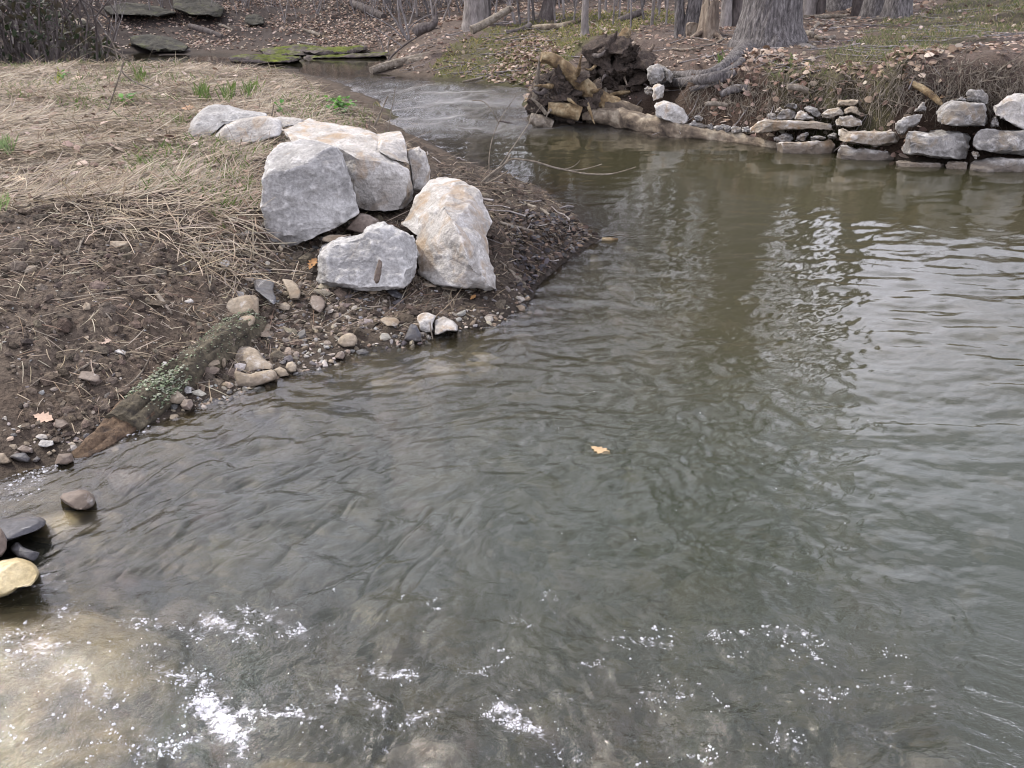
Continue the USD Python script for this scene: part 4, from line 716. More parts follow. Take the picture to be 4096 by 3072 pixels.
# ------------------------------------------------------------------ logs, branches, sticks, each by its pixels
def px_path(rows, lift=0.0):
    """(u, v, width in pixels, height over the ground) along a stick."""
    p = gp(np.array([r[0] for r in rows], float), np.array([r[1] for r in rows], float)); return p
def stick(name, label, cat, rows, mat, y=None, ys=None, sides=9, bark=.15, seed=3, n=16, group=None, side_sticks=()):
    u, v, w = (np.array([r[k] for r in rows], float) for k in range(3))
    if ys is not None: p = at_y(u, v, np.array(ys, float))
    elif y is not None: p = at_y(u, v, np.full(len(u), float(y)))
    else: p = gp(u, v)
    rad = w / FPX * np.linalg.norm(p - [0, 0, CAM_H], axis=1) / 2
    if ys is None and y is None: p[:, 2] += rad * .6
    path = curve(p, n); rr = np.interp(np.linspace(0, 1, n), np.linspace(0, 1, len(rad)), rad)
    main = tube(path, rr, sides, rad.mean() * bark, seed, (60, 8))
    if not side_sticks: return put(name, main, mat, smooth=45, label=label, cat=cat, group=group)
    t = thing(name, label, cat, group, path[0]); put('stem', main, mat, t, smooth=45)
    for rows2 in side_sticks:
        u, v, w = (np.array([r[k] for r in rows2], float) for k in range(3)); yy = np.array([r[3] for r in rows2]) if len(rows2[0]) > 3 else np.interp(u, [a[0] for a in rows], p[:, 1]) if rows[0][0] < rows[-1][0] else np.full(len(u), p[:, 1].mean())
        q = at_y(u, v, yy); rad2 = w / FPX * np.linalg.norm(q - [0, 0, CAM_H], axis=1) / 2
        put('twig', tube(curve(q, 10), np.interp(np.linspace(0, 1, 10), np.linspace(0, 1, len(rad2)), rad2), 6, rad2.mean() * bark, seed + 9, (60, 8)), mat, t, smooth=45)
    return t.GetPrim() if hasattr(t, 'GetPrim') else t
yA = float(at_z(372, 73, 0)[1])
stick('log', 'straight pale log lying from the middle bank down into the water', 'log', [(371, 70.5, 6.5), (390, 65, 8), (412, 60, 8.5), (430, 56, 8), (448, 51, 7)], B_LOG, ys=[yA - .1, yA + .1, yA + .3, yA + .55, yA + .8], sides=12)
stick('branch', 'thick bent grey branch arching over the foot of the middle bank', 'branch', [(393, 69, 5), (401, 66.5, 6), (411, 61.5, 6.5), (424, 60, 7), (440, 61.5, 8), (455, 63, 8.5), (466, 64.5, 6)], B_LOG, ys=[yA + .2] * 4 + [yA + .25, yA + .3, yA + .5])
for lab, rows in [('crooked pale driftwood branch under the bent grey one', [(410, 72, 2.5), (417, 67.5, 3), (430, 68, 2.6), (441, 71, 2.4), (448, 70, 2), (462, 73, 1.6)]), ('forked white stick under the bent grey branch, sloping right', [(414, 69, 2), (420, 74, 3), (430, 77.5, 2.2), (436, 78, 1.6)]), ('long thin stick sloping under the bent grey branch', [(429, 77, 1.6), (445, 71, 1.8), (466, 68, 1.4)]), ('knobbly driftwood root at the right end of the bent branch', [(450, 76, 3), (462, 73, 3.4), (471, 72, 3), (481, 68, 2.4)]), ('fine pale twig crossing above the crooked driftwood branch', [(433, 66, 1.5), (448, 69, 1.6), (466, 74, 1.4)]), ('long brown stick lying on the leaves of the middle bank, tip in the water', [(463, 82.5, 2), (485, 77.5, 2.2), (510, 71, 2), (522, 67, 1.6)])]:
    stick('stick', lab, 'stick', rows, B_LOG, y=yA + .12 if rows[0][0] < 460 and rows[-1][0] < 520 else None)
stick('log', 'tapered log propped up at an angle against the big pale trunk', 'log', [(471, 30, 8), (488, 22, 7.5), (505, 12, 6.5), (510, 9.5, 6)], B_LOG, ys=[14.0, 14.1, 14.2, 14.2], sides=12)
stick('log', 'split log with a yellow face lying across the middle bank', 'log', [(533, 29.5, 5), (548, 29, 6), (558, 28.5, 6), (570, 25.5, 5), (579, 21, 4)], B_BARE, sides=10)
stick('log', 'dark rotting log behind the left end of the split yellow log', 'log', [(506, 33, 3), (520, 31, 4), (531, 28, 7)], B_DARK)
stick('log', 'black charred-looking log on top of the green hump', 'log', [(414, 33, 9), (424, 28, 10), (433, 25, 8), (436, 15, 4), (433, 6, 3)], B_DARK, ys=[15.6, 15.6, 15.6, 15.7, 15.8], bark=.4)
stick('branch', 'thin dark branch arching over the green hump to the water', 'branch', [(389, 62, 1.6), (396, 52, 1.8), (412, 40, 1.8), (428, 31, 1.6), (440, 28, 1.2)], B_DARK, y=yA + 1.0)
stick('log', 'dark leaning log crossing the thicket behind the middle bank', 'log', [(612, 27, 7), (622, 20, 7), (636, 14, 6.5), (642, 11, 6)], B_DARK, y=15.5)
for lab, rows in [('white crossed branch standing out by the split log', [(586, 20, 1.5), (594, 25, 2.4), (603, 30, 2)]), ('long pale stick lying behind the pale sapling', [(582, 28, 1.6), (600, 30, 2.2), (618, 31, 1.6)]), ('long branch lying on the big tree roots, sloping left', [(672, 49, 1.4), (690, 50, 2), (710, 46, 2.2), (726, 38, 1.8)]), ('thick stick leaning towards the foot of the massive tree from the right', [(790, 47, 2.2), (803, 39, 3), (818, 25, 3.4)]), ('forked pale stick among the branches right of the massive tree', [(813, 21, 2), (828, 26, 2.4), (845, 27, 1.8)]), ('curved stick on leaves right of the massive tree', [(780, 47, 2), (800, 43, 2.6), (816, 46, 2)]), ('short dark chunk of wood right of the massive tree', [(803, 35, 4.5), (809, 36, 6), (814, 38, 5)]), ('mossy short log right of the dark chunk of wood', [(814, 37, 3), (822, 40, 4.5), (834, 38, 3.5)]), ('long stick lying before the twin trunks', [(826, 21, 2), (850, 20, 3), (880, 18, 2.6)]), ('rail-like dark log lying before the broad greenish trunk', [(798, 18, 3), (822, 18.5, 4.5), (846, 17, 3)]), ('bent stick in front of the dark rail-like log', [(855, 22, 2), (874, 20.5, 2.6), (893, 18.5, 2)]), ('grey stick lying on the litter of the right bank', [(780, 72, 2), (800, 62, 2), (815, 58, 1.6)]), ('straight root-like stick across the litter above the wall', [(762, 76, 1.8), (790, 70, 2.0), (818, 66, 1.6)])]:
    stick('stick', lab, 'stick', rows, B_LOG)
yW = float(wall_y(905, 95)) + .12
stick('branch', 'broken branch with an orange splintered end sticking out of the right bank', 'branch', [(903, 78, 4.5), (914, 84, 6), (926, 91, 6.2), (937, 100, 5.5), (940, 104, 3.5)], B_YEL, ys=[yW + .35, yW + .22, yW + .1, yW, yW - .02])
stick('branch', 'broken root end sticking out of the bank beside the chalky block', 'branch', [(705, 104, 3.6), (715, 103.5, 4.2), (727, 105, 4)], B_LOG, y=float(wall_y(715, 104)) + .12)
stick('branch', 'mossy broken root end sticking out of the bank above the cobble pile', 'branch', [(787, 87, 6), (797, 87.5, 5.5), (808, 90.5, 5)], B_LOG, y=float(wall_y(797, 88)) + .2, bark=.35)

# lichen log at the left waterline
def lichen_log():
    rows = [(258, 318, 26), (240, 332, 40), (208, 354, 44), (178, 378, 46), (148, 402, 50), (112, 432, 44), (74, 456, 34)]
    u, v, w = (np.array([r[k] for r in rows], float) for k in range(3)); p = gp(u, v)
    rad = w / FPX * np.linalg.norm(p - [0, 0, CAM_H], axis=1) / 2 * .92; p[:, 2] -= rad * np.array([.1, .15, .25, .3, .3, .45, .6])
    n = 70; path = curve(p, n); rr = np.interp(np.linspace(0, 1, n), np.linspace(0, 1, len(rad)), rad)
    t = thing('log', 'half-buried furrowed log with green lichen at the left waterline', 'log', None, path[0])
    up, low = path[:56], path[50:]
    put('bark', tube(up, rr[:56], 44, .02, 8, (60, 5)), bark_mat('log_bark', (.035, .028, .02), (.085, .07, .045), (.16, .135, .09), 40, (1, 1, 1), .02), t, smooth=50)
    put('wet_bark', tube(low - [0, 0, .004], rr[50:] * (.95 - .12 * np.linspace(0, 1, 20) ** 2), 36, .026, 9, (60, 4)), bark_mat('wet_log_bark', (.045, .028, .018), (.125, .08, .048), (.21, .145, .09), 40, (1, 1, 1), .02), t, smooth=50, label='wet orange-brown bark at the low end')
    rng = np.random.default_rng(9); V, F, C, n0 = [], [], [], 0
    bv = tube(up, rr[:56] + .002, 44, .02, 8, (60, 5))[0][:56 * 44].reshape(56, 44, 3)
    disc = trimesh.creation.icosphere(1, 1.0)
    for k in range(1500):
        c = rng.choice(4, p=[.36, .22, .2, .22]); i = int(np.clip(rng.normal([40, 44, 10, 20][c], [3.5, 3, 4, 7][c]), 0, 54)); cand = bv[i]; vis = np.argsort(-(cand[:, 2] - .35 * cand[:, 1]))[:15]; q = cand[rng.choice(vis)]
        s = rng.lognormal(-5.85, .4) * (1.2 if c < 2 else .8); r3 = disc.vertices * [s, s, s * .35] + rng.normal(0, s * .22, disc.vertices.shape) + q + rng.normal(0, .006, 3) * [1, 1, .3]
        V.append(r3); F.append(disc.faces + n0); n0 += len(r3); g = rng.uniform(.7, 1.2); C.append(np.tile(np.array([.12, .15, .085]) * g if rng.random() < .6 else np.array([.22, .235, .175]) * g, (len(r3), 1)))
    put('lichen', (np.vstack(V), np.vstack(F)), M_PEBBLE, t, tint=np.vstack(C), smooth=True, kind='stuff')
lichen_log()

# ------------------------------------------------------------------ the fallen tree and its root plates
def fallen_tree():
    t = thing('fallen_tree', 'fallen trunk along the far waterline with torn-up earthy root plate', 'fallen tree', None, at_z(600, 125, 0))
    ys = [at_z(u, v, 0)[1] for u, v in [(593, 127), (624, 129), (655, 136), (683, 138), (734, 143), (775, 150)]]
    u = np.array([588, 612, 640, 668, 705, 740, 778.]); v = np.array([114, 117, 123, 130, 136, 141, 148.]); w = np.array([17, 18, 19, 19, 17, 15, 9.])
    p = at_y(u, v, np.interp(u, [593, 624, 655, 683, 734, 775], ys) + .12); rad = w / FPX * np.linalg.norm(p - [0, 0, CAM_H], axis=1) / 2
    n = 60; path = curve(p, n); rr = np.interp(np.linspace(0, 1, n), np.linspace(0, 1, 7), rad)
    put('trunk', tube(path, rr, 36, .03, 31, (14, 5)), B_BARE, t, smooth=45)
    yk = float(at_z(600, 127, 0)[1])
    def clump(px, y, thick, seed, amp=.09, mat=B_ROOTSOIL):
        return put('root_plate', rough_rock(loft(px, y, thick, .12, .1, 30), .028, amp, seed, 2, 1.4), mat, t, smooth=50)
    clump([(532, 112), (530, 95), (536, 80), (548, 70), (562, 72), (578, 82), (600, 96), (618, 106), (612, 117), (590, 121), (560, 122), (545, 124)], yk + .25, .6, 41, .12)
    clump([(585, 62), (592, 48), (604, 40), (622, 35), (638, 42), (648, 58), (651, 78), (648, 98), (632, 104), (606, 100), (590, 82)], yk + .7, .7, 42, .13)
    clump([(596, 92), (615, 84), (640, 88), (650, 100), (645, 112), (622, 116), (604, 108)], yk + .6, .5, 43, .05, B_ROT)
    b = np.array([(541, 57, 9), (556, 62, 13), (570, 73, 15), (584, 87, 16), (598, 98, 17), (616, 108, 19)], float); q = at_y(b[:, 0], b[:, 1], yk + np.array([.05, .08, .1, .12, .15, .2])); r2 = b[:, 2] / FPX * np.linalg.norm(q - [0, 0, CAM_H], axis=1) / 2
    put('broken_root', tube(curve(q, 34), np.interp(np.linspace(0, 1, 34), np.linspace(0, 1, 6), r2), 18, .02, 44, (40, 5)), B_YEL, t, smooth=40, label='thick yellow splintered root pointing up left')
    for k, (rows, dy, m) in enumerate([([(548, 108, 10), (565, 110, 15), (580, 114, 15)], .0, B_YEL), ([(582, 117, 8), (600, 116, 14), (618, 120, 13)], .02, B_BARE), ([(604, 106, 14), (625, 109, 15), (640, 114, 12)], .14, B_BARE), ([(541, 52, 2), (538, 72, 4), (536, 90, 6), (534, 112, 8)], .1, B_LOG), ([(531, 98, 2), (540, 106, 4), (546, 114, 4)], -.05, B_LOG), ([(588, 66, 2), (592, 72, 3.4), (600, 76, 2)], .7, B_LOG), ([(592, 50, 4), (596, 45, 5), (599, 40, 3)], .9, B_YEL), ([(622, 40, 9), (626, 33, 11), (629, 29, 7)], 1.0, B_YEL), ([(640, 46, 4), (648, 52, 4), (654, 44, 3)], .95, B_ROT), ([(641, 48, 3), (646, 60, 6), (650, 80, 7), (648, 92, 4)], .9, B_ROT), ([(530, 118, 10), (540, 121, 14), (552, 126, 10)], .0, B_LOG), ([(530, 60, 2), (545, 62, 3), (560, 66, 2)], .2, B_YEL), ([(612, 58, 2), (616, 75, 3), (614, 95, 2)], .75, B_LOG), ([(545, 80, 2), (556, 86, 2.5), (566, 90, 2)], .1, B_LOG), ([(610, 95, 3), (620, 93, 5), (630, 92, 3)], .5, B_YEL)]):
        a = np.array(rows, float); q = at_y(a[:, 0], a[:, 1], yk + dy); r3 = a[:, 2] / FPX * np.linalg.norm(q - [0, 0, CAM_H], axis=1) / 2
        put('root', tube(curve(q, 14), np.interp(np.linspace(0, 1, 14), np.linspace(0, 1, len(r3)), r3), 10, r3.mean() * .3, 50 + k, (60, 8)), m, t, smooth=45)
    rng = np.random.default_rng(13)
    for k in range(22):
        c, sx, sy, dy = [((566, 96), 26, 22, .1), ((620, 68), 26, 26, .65), ((600, 100), 24, 10, .3)][k % 3]
        u, v = c[0] + rng.normal(0, sx * .6), c[1] + rng.normal(0, sy * .6); a = math.atan2(v - c[1], u - c[0]) + rng.normal(0, .5); l = rng.uniform(8, 24)
        q = at_y(np.array([u, u + l * .5 * math.cos(a), u + l * math.cos(a)]), np.array([v, v + l * .5 * math.sin(a) + rng.normal(0, 2), min(v + l * math.sin(a), 124)]), yk + dy - np.array([.05, .16, .2])); r0 = rng.uniform(.012, .034)
        put('root', tube(curve(q, 9), np.linspace(r0, r0 * .25, 9), 7, r0 * .3, 90 + k, (60, 8)), [B_LOG, B_ROT, B_DARK, B_YEL][rng.integers(4)], t, smooth=45)
    for k in range(44):
        c, sx, sy, dy = [((566, 97), 24, 18, .12), ((620, 70), 24, 24, .62)][k % 2]; q = at_y(c[0] + rng.normal(0, sx * .6), c[1] + rng.normal(0, sy * .6), yk + dy)
        put('soil_clod', rough_rock(hull(q + rng.normal(0, .075, (14, 3))), .025, .03, 400 + k, 1, 1.5), B_ROOTSOIL, t, smooth=50)
    rng = np.random.default_rng(12); out = []
    for k in range(420):
        c = [((570, 98), 26, 18, .12), ((620, 66), 24, 22, .85), ((555, 90), 18, 20, .1)][rng.integers(3)]; u, v = c[0][0] + rng.normal(0, c[1] * .5), c[0][1] + rng.normal(0, c[2] * .5)
        s = at_y(u, v, yk + c[3] - .05 + rng.uniform(0, .12)); d = rng.normal(0, 1, 3) * [1, .6, 1] + [0, -.3, -.5]; d /= np.linalg.norm(d); l = rng.uniform(.05, .22)
        out.append(tube(s + d * l * np.linspace(0, 1, 4)[:, None] + np.cumsum(rng.normal(0, .018, (4, 3)), 0), np.linspace(.0045, .0012, 4), 3, cap=False))
    put('rootlets', join(out), B_DARK, t, smooth=True, kind='stuff')
fallen_tree()
def stump():
    b = gp(708, 37); t = thing('stump', 'rotten broken stump with a hollow, between the tree pairs on the right bank', 'stump', None, b)
    s = np.linalg.norm(b) / FPX; rng = np.random.default_rng(14); n = 22; an = np.linspace(0, 2 * np.pi, n, endpoint=False); V = []
    top = np.array([.30 + .14 * abs(math.sin(k * 1.9)) + .12 * rng.random() for k in range(n)])
    for f, r in ((0, 1.3), (.3, 1.0), (.7, .85), (1.0, .72), (1.0, .5), (.35, .42)): V.append(np.stack([b[0] + .125 * r * np.cos(an) * (1 + .2 * np.sin(3 * an)), b[1] + .125 * r * np.sin(an), b[2] - .04 + top * f], -1))
    V = np.vstack(V); F = []
    for r in range(5):
        for i in range(n): j = (i + 1) % n; F += [(r * n + i, r * n + j, (r + 1) * n + j), (r * n + i, (r + 1) * n + j, (r + 1) * n + i)]
    put('shell', (V, np.array(F)), B_ROT, t, smooth=40)
    for k in range(4):
        a = k * 1.6 + .4; p = np.array([b + [0, 0, .1], b + [.16 * math.cos(a), .16 * math.sin(a), .04], b + [.3 * math.cos(a), .3 * math.sin(a), -.03]]); put('root', tube(curve(p, 7), np.linspace(.06, .02, 7), 8, .01, 16 + k), B_ROT, t, smooth=45)
stump()
def rotten_base():
    b = gp(694, 38); p = at_y(np.array([685, 690, 699, 702, 700, 688.]), np.array([26, 22, 23, 30, 42, 44.]), b[1] - .05)
    put('bark_sheet', rough_rock(hull(np.vstack([p, p + [0, .06, 0]])), .03, .03, 19, 1), B_ROT, smooth=40, label='peeling rotten bark heaped against the foot of the grey tree', cat='bark')
rotten_base()
# ------------------------------------------------------------------ what lies on the ground
rng = np.random.default_rng(2024)
def polar_sample(n, r0, r1, a0=-32, a1=32):
    r = np.exp(rng.uniform(math.log(r0), math.log(r1), n)); a = np.radians(rng.uniform(a0, a1, n)); return r * np.sin(a), r * np.cos(a)
def slope_normals(x, y, e=.04):
    z = ground(x, y); n = np.stack([z - ground(x + e, y), z - ground(x, y + e), np.full(len(x), e)], -1); return z, n / np.linalg.norm(n, axis=1, keepdims=True)
def strewn(base_v, base_f, pos, fwd, up, scale, colour):
    """Copies of a small shape as one mesh: local x along fwd, z along up."""
    f = fwd / np.linalg.norm(fwd, axis=1, keepdims=True); s = np.cross(up, f); s /= np.linalg.norm(s, axis=1, keepdims=True) + 1e-9; u = np.cross(f, s)
    b = np.asarray(base_v) if np.ndim(base_v) == 3 else np.broadcast_to(base_v, (len(pos),) + np.shape(base_v))
    b = b * (scale[:, None, :] if np.ndim(scale) == 2 else scale[:, None, None])
    v = pos[:, None] + b[..., :1] * f[:, None] + b[..., 1:2] * s[:, None] + b[..., 2:] * u[:, None]; k = b.shape[1]
    fc = (np.asarray(base_f)[None] + (np.arange(len(pos)) * k)[:, None, None]).reshape(-1, np.shape(base_f)[1])
    return v.reshape(-1, 3), fc, np.repeat(colour, k, 0)
def pick(cols, n, var=.2, p=None):
    c = np.array(cols)[rng.choice(len(cols), n, p=p)]; return np.clip(c * rng.uniform(1 - var, 1 + var, (n, 1)) * rng.uniform(.95, 1.05, (n, 3)), 0, .9)
def straws(n, x, y, length, width, colour, pitch=.22, spread=.8, lift=.006, bend=.25, main=.0):
    z, nm = slope_normals(x, y); ang = main + sn(P3(x * 1.6, y * 1.6), 2, 71) * 2.4 + rng.normal(0, spread, n)
    t = np.stack([np.cos(ang), np.sin(ang), np.zeros(n)], -1); t -= nm * (t * nm).sum(1, keepdims=True); t /= np.linalg.norm(t, axis=1, keepdims=True)
    pt = np.abs(rng.normal(0, pitch, n)); d = t * np.cos(pt)[:, None] + nm * np.sin(pt)[:, None]
    k = np.array([0, .33, .7, 1.0]); bv = np.zeros((n, 8, 3)); w = np.array([.8, 1, .9, .35])
    sgn = rng.normal(0, bend, n); droop = -np.abs(rng.normal(0, .12, n))
    for i in range(4):
        for j, sd in enumerate((-.5, .5)):
            bv[:, 2 * i + j, 0] = k[i] * length; bv[:, 2 * i + j, 1] = sgn * length * k[i] ** 2 * .6 + sd * w[i] * width; bv[:, 2 * i + j, 2] = droop * length * k[i] ** 2 + (.25 * width if j else 0)
    f = [(0, 1, 3, 2), (2, 3, 5, 4), (4, 5, 7, 6)]
    return strewn(bv, f, np.stack([x, y, z + lift * rng.random(n)], -1), d, nm, np.ones(n), colour)
def stuff(name, parts, mat, smooth=False):
    V, F, C, n = [], [], [], 0
    for v, f, c in parts: V.append(v); F.append(f + n); C.append(c); n += len(v)
    return put(name, (np.vstack(V), np.vstack(F)), mat, tint=np.vstack(C), smooth=smooth, kind='stuff')
STRAW_C = [(.265, .215, .15), (.22, .175, .125), (.20, .17, .138), (.33, .285, .22), (.125, .095, .07)]
def zone_points(n, zone, r0, r1, ragged=.3, seed=5, a0=-32, a1=32, zmin=.02):
    x, y = polar_sample(n * 3, r0, r1, a0, a1); m = soft(zone, x, y, ragged, seed) > .5; m &= ground(x, y) > zmin; return x[m][:n], y[m][:n]
parts = []
x, y = zone_points(40000, Z_STRAW, 3.2, 15, .35, a1=0); k = sn(P3(x * 2.2, y * 2.2), 3, 81) * .5 + .5; m = rng.random(len(x)) < .1 + 1.15 * k; x, y = x[m], y[m]; n = len(x)
parts.append(straws(n, x, y, rng.lognormal(-2.15, .45, n), rng.uniform(.0022, .0048, n) * np.sqrt(np.hypot(x, y) / 4), pick(STRAW_C, n), .26))
edge = poly_w([(60, 190), (150, 180), (262, 195), (262, 225), (215, 235), (140, 225), (60, 222)], .44)
x, y = zone_points(2200, edge, 3.2, 6, .1, a1=-10); n = len(x); parts.append(straws(n, x, y, rng.uniform(.1, .3, n), rng.uniform(.003, .006, n), pick(STRAW_C, n), .3, main=-1.2, lift=.02))
x, y = zone_points(1300, poly_w([(215, 125), (300, 118), (290, 150), (262, 170), (262, 210), (235, 210), (215, 160)], .45), 3.8, 9, .1, a1=-8); n = len(x); parts.append(straws(n, x, y, rng.uniform(.1, .26, n), rng.uniform(.003, .006, n), pick(STRAW_C, n), .36, lift=.04))
stuff('dry_straw', parts, M_STRAW)
parts = []
x, y = polar_sample(15000, 2.4, 6.5, -32, 6); m = inside(LEFT, x, y) & (ground(x, y) > .03) & (soft(Z_STRAW, x, y) < .5) & ((soft(Z_SPIT, x, y, .08) < .5) | (rng.random(len(x)) < .15)); m &= rng.random(len(x)) < np.clip(sn(P3(x * 2.5, y * 2.5), 3, 83) * .9 + .55, .05, 1); x, y = x[m], y[m]; n = len(x)
parts.append(straws(n, x, y, rng.lognormal(-2.6, .5, n), rng.uniform(.0018, .004, n), pick(STRAW_C + [(.16, .11, .075)], n), .18))
x, y = zone_points(1500, Z_SPIT, 4.5, 8, .1, a0=-8, a1=8); n = len(x); parts.append(straws(n, x, y, rng.lognormal(-2.7, .5, n), rng.uniform(.002, .005, n), pick(STRAW_C + [(.09, .065, .048)] * 7, n), .12, spread=1.6))
stuff('scattered_straw', parts, M_STRAW)
def blades(n, x, y, h, w, colour, lean=.35):
    z, _ = slope_normals(x, y); a = rng.uniform(0, 6.28, n); d = np.stack([np.cos(a) * lean, np.sin(a) * lean, np.ones(n)], -1) + rng.normal(0, .12, (n, 3)); nm = np.stack([np.cos(a + 1.57), np.sin(a + 1.57), np.zeros(n)], -1)
    bv = np.zeros((n, 7, 3)); sg = rng.uniform(.05, .5, n)
    for i, (k, ww) in enumerate(((0, .7), (.45, 1), (.8, .7))):
        for j, sd in enumerate((-.5, .5)): bv[:, 2 * i + j] = np.stack([k * h, sd * ww * w, -sg * h * k * k], -1)
    bv[:, 6] = np.stack([h, 0 * h, -sg * h], -1)
    return strewn(bv, [(0, 1, 3), (0, 3, 2), (2, 3, 5), (2, 5, 4), (4, 5, 6)], np.stack([x, y, z], -1), d, nm, np.ones(n), colour)
GREEN = [(.075, .12, .03), (.10, .14, .045), (.065, .10, .03), (.14, .155, .065)]
parts = []
x, y = zone_points(7000, Z_STRAW, 4, 15, .3, a1=-2); m = sn(P3(x * 1.1, y * 1.1), 3, 85) > .10; x, y = x[m], y[m]; n = len(x); parts.append(blades(n, x, y, rng.uniform(.03, .09, n), rng.uniform(.003, .006, n) * 1.4, pick(GREEN, n), .6))
x, y = zone_points(5200, Z_GRASS_R, 8, 17, .5, a0=12); m = sn(P3(x * 1.2, y * 1.2), 3, 86) > -.25; x, y = x[m], y[m]; n = len(x); parts.append(blades(n, x, y, rng.uniform(.03, .08, n), rng.uniform(.007, .012, n), pick([(.09, .11, .04), (.12, .125, .055), (.17, .155, .085), (.22, .19, .12)], n), .7))
x, y = zone_points(4500, Z_MOSS_M, 11, 22, .6, a0=-9, a1=14); n = len(x); parts.append(blades(n, x, y, rng.uniform(.03, .09, n), rng.uniform(.010, .018, n), pick([(.12, .13, .04), (.17, .165, .06), (.22, .19, .09)], n), .7))
stuff('short_grass', parts, M_GREEN)
# grass tufts one can point at
def tuft(u, v, w, h, n, label, cols=GREEN, name='grass_tuft', spread_v=3, lean=.35, bw=.006):
    p = gp(u + rng.normal(0, w / 2.5, n), v + rng.normal(0, spread_v, n)); d = np.linalg.norm(p.mean(0) - [0, 0, CAM_H]); hh = h / FPX * d
    vv, f, c = blades(n, p[:, 0], p[:, 1], rng.uniform(.5, 1.1, n) * hh, np.full(n, bw * d / 5), pick(cols, n), lean)
    t = thing(name, label, 'grass tuft', None, p.mean(0)); put('blades', (vv, f), M_GREEN, t, tint=c, smooth=False, kind='stuff')
tuft(203, 96, 12, 12, 60, 'tall green grass tuft on the straw bank, middle of the row'); tuft(228, 97, 10, 15, 60, 'tallest bright green grass tuft on the straw bank, above the weathered rock'); tuft(248, 94, 7, 12, 40, 'green grass tuft at the right end of the row on the straw bank'); tuft(140, 80, 8, 9, 36, 'small grass tuft on the straw bank left of the row')
tuft(6, 150, 10, 14, 70, 'pale green grass clump at the left frame edge in straw', [(.16, .21, .10), (.13, .19, .08)]); tuft(2, 205, 8, 12, 40, 'green blades hanging over the soil edge at the left frame edge', [(.16, .22, .09)]); tuft(256, 88, 5, 9, 30, 'little tuft at the bank rim above the stream bend', [(.12, .16, .05)])
tuft(721, 62, 5, 6, 40, 'bright green tuft between the roots of the massive tree'); tuft(790, 62, 4, 4, 30, 'small green tuft right of the massive tree'); tuft(712, 78, 5, 4, 24, 'sparse green tuft above the exposed roots')
tuft(60, 78, 4, 5, 24, 'low yellow-green tuft in the upper left straw', [(.20, .22, .05)])
def leafy(u, v, w, h, n, label):
    p = gp(u + rng.normal(0, w / 2.6, n), v + rng.normal(0, h / 3.5, n)); p[:, 2] += rng.uniform(.0, .07, n); a = rng.uniform(0, 6.28, n)
    lv = np.array([(0, 0, 0), (.35, -.32, .05), (.35, .32, .05), (.75, -.26, .02), (.75, .26, .02), (1, 0, -.08)]); lf = [(0, 1, 2), (1, 3, 4), (1, 4, 2), (3, 5, 4)]
    vv, f, c = strewn(lv, lf, p, np.stack([np.cos(a), np.sin(a), rng.uniform(.0, .9, n)], -1), np.tile([0, 0, 1.0], (n, 1)) + rng.normal(0, .3, (n, 3)), rng.uniform(.035, .07, n), pick([(.06, .16, .03), (.09, .21, .04), (.05, .12, .03)], n))
    t = thing('leafy_plant', label, 'plant', None, p.mean(0)); put('foliage', (vv, f), M_GREEN, t, tint=c, smooth=False, kind='stuff')
leafy(340, 109, 16, 12, 90, 'bright green leafy plant on the bank rim above the stream'); leafy(63, 78, 5, 4, 14, 'small leafy weed in the upper left straw'); leafy(128, 103, 6, 5, 16, 'small leafy weed in straw left of the weathered rock'); leafy(280, 113, 5, 4, 10, 'tiny yellow-green weed behind the pale ledge of rock')

# dead leaves
LEAF_V = np.array([(0, 0, 0), (.3, -.3, .10), (.3, .3, .12), (.72, -.27, .08), (.72, .27, .13), (1, 0, .03)]); LEAF_F = [(0, 1, 2), (1, 3, 4), (1, 4, 2), (3, 5, 4)]
LEAF_C = [(.21, .15, .115), (.28, .215, .17), (.15, .10, .075), (.24, .18, .145), (.115, .075, .06), (.34, .28, .235)]
def leaves(x, y, size, cols=LEAF_C, p=None, var=.25, up_amt=.35):
    n = len(x); z, nm = slope_normals(x, y); a = rng.uniform(0, 6.28, n); t = np.stack([np.cos(a), np.sin(a), rng.normal(0, .25, n)], -1)
    return strewn(LEAF_V * [1, 1, 1], LEAF_F, np.stack([x, y, z + .012], -1), t, nm + rng.normal(0, up_amt, (n, 3)), size, pick(cols, n, var, p))
parts = []
x, y = polar_sample(30000, 7.8, 26, -32, 32); m = (~inside(LEFT, x, y)) & (ground(x, y) > .04); g = soft(Z_GRASS_R, x, y, .5); dens = sn(P3(x * .9, y * .9), 3, 91) * .5 + .62
dens = dens * (1 - .75 * g) * np.where((np.hypot(x, y) < 11) & (ground(x, y) < .5), .45, 1.0); m &= rng.random(len(x)) < dens; x, y = x[m], y[m]
parts.append(leaves(x, y, rng.uniform(.035, .085, len(x)) * np.clip(np.hypot(x, y) / 13, .75, 1.3)))
x, y = zone_points(3500, poly_w([(480, 62), (530, 48), (560, 60), (560, 90), (545, 95), (520, 86), (470, 82)], .3), 9, 17, .3, a0=-4, a1=5); parts.append(leaves(x, y, rng.uniform(.045, .095, len(x)), LEAF_C, None, .35, .5))
x, y = zone_points(2600, poly_w([(700, 80), (740, 58), (860, 72), (940, 70), (960, 85), (800, 95), (700, 98)], .66), 7.5, 13, .3, a0=9, a1=30); parts.append(leaves(x, y, rng.uniform(.05, .10, len(x)), LEAF_C, up_amt=.6))
x, y = zone_points(700, Z_STRAW, 3.5, 14, .2, a1=0); parts.append(leaves(x, y, rng.uniform(.04, .09, len(x)), LEAF_C))
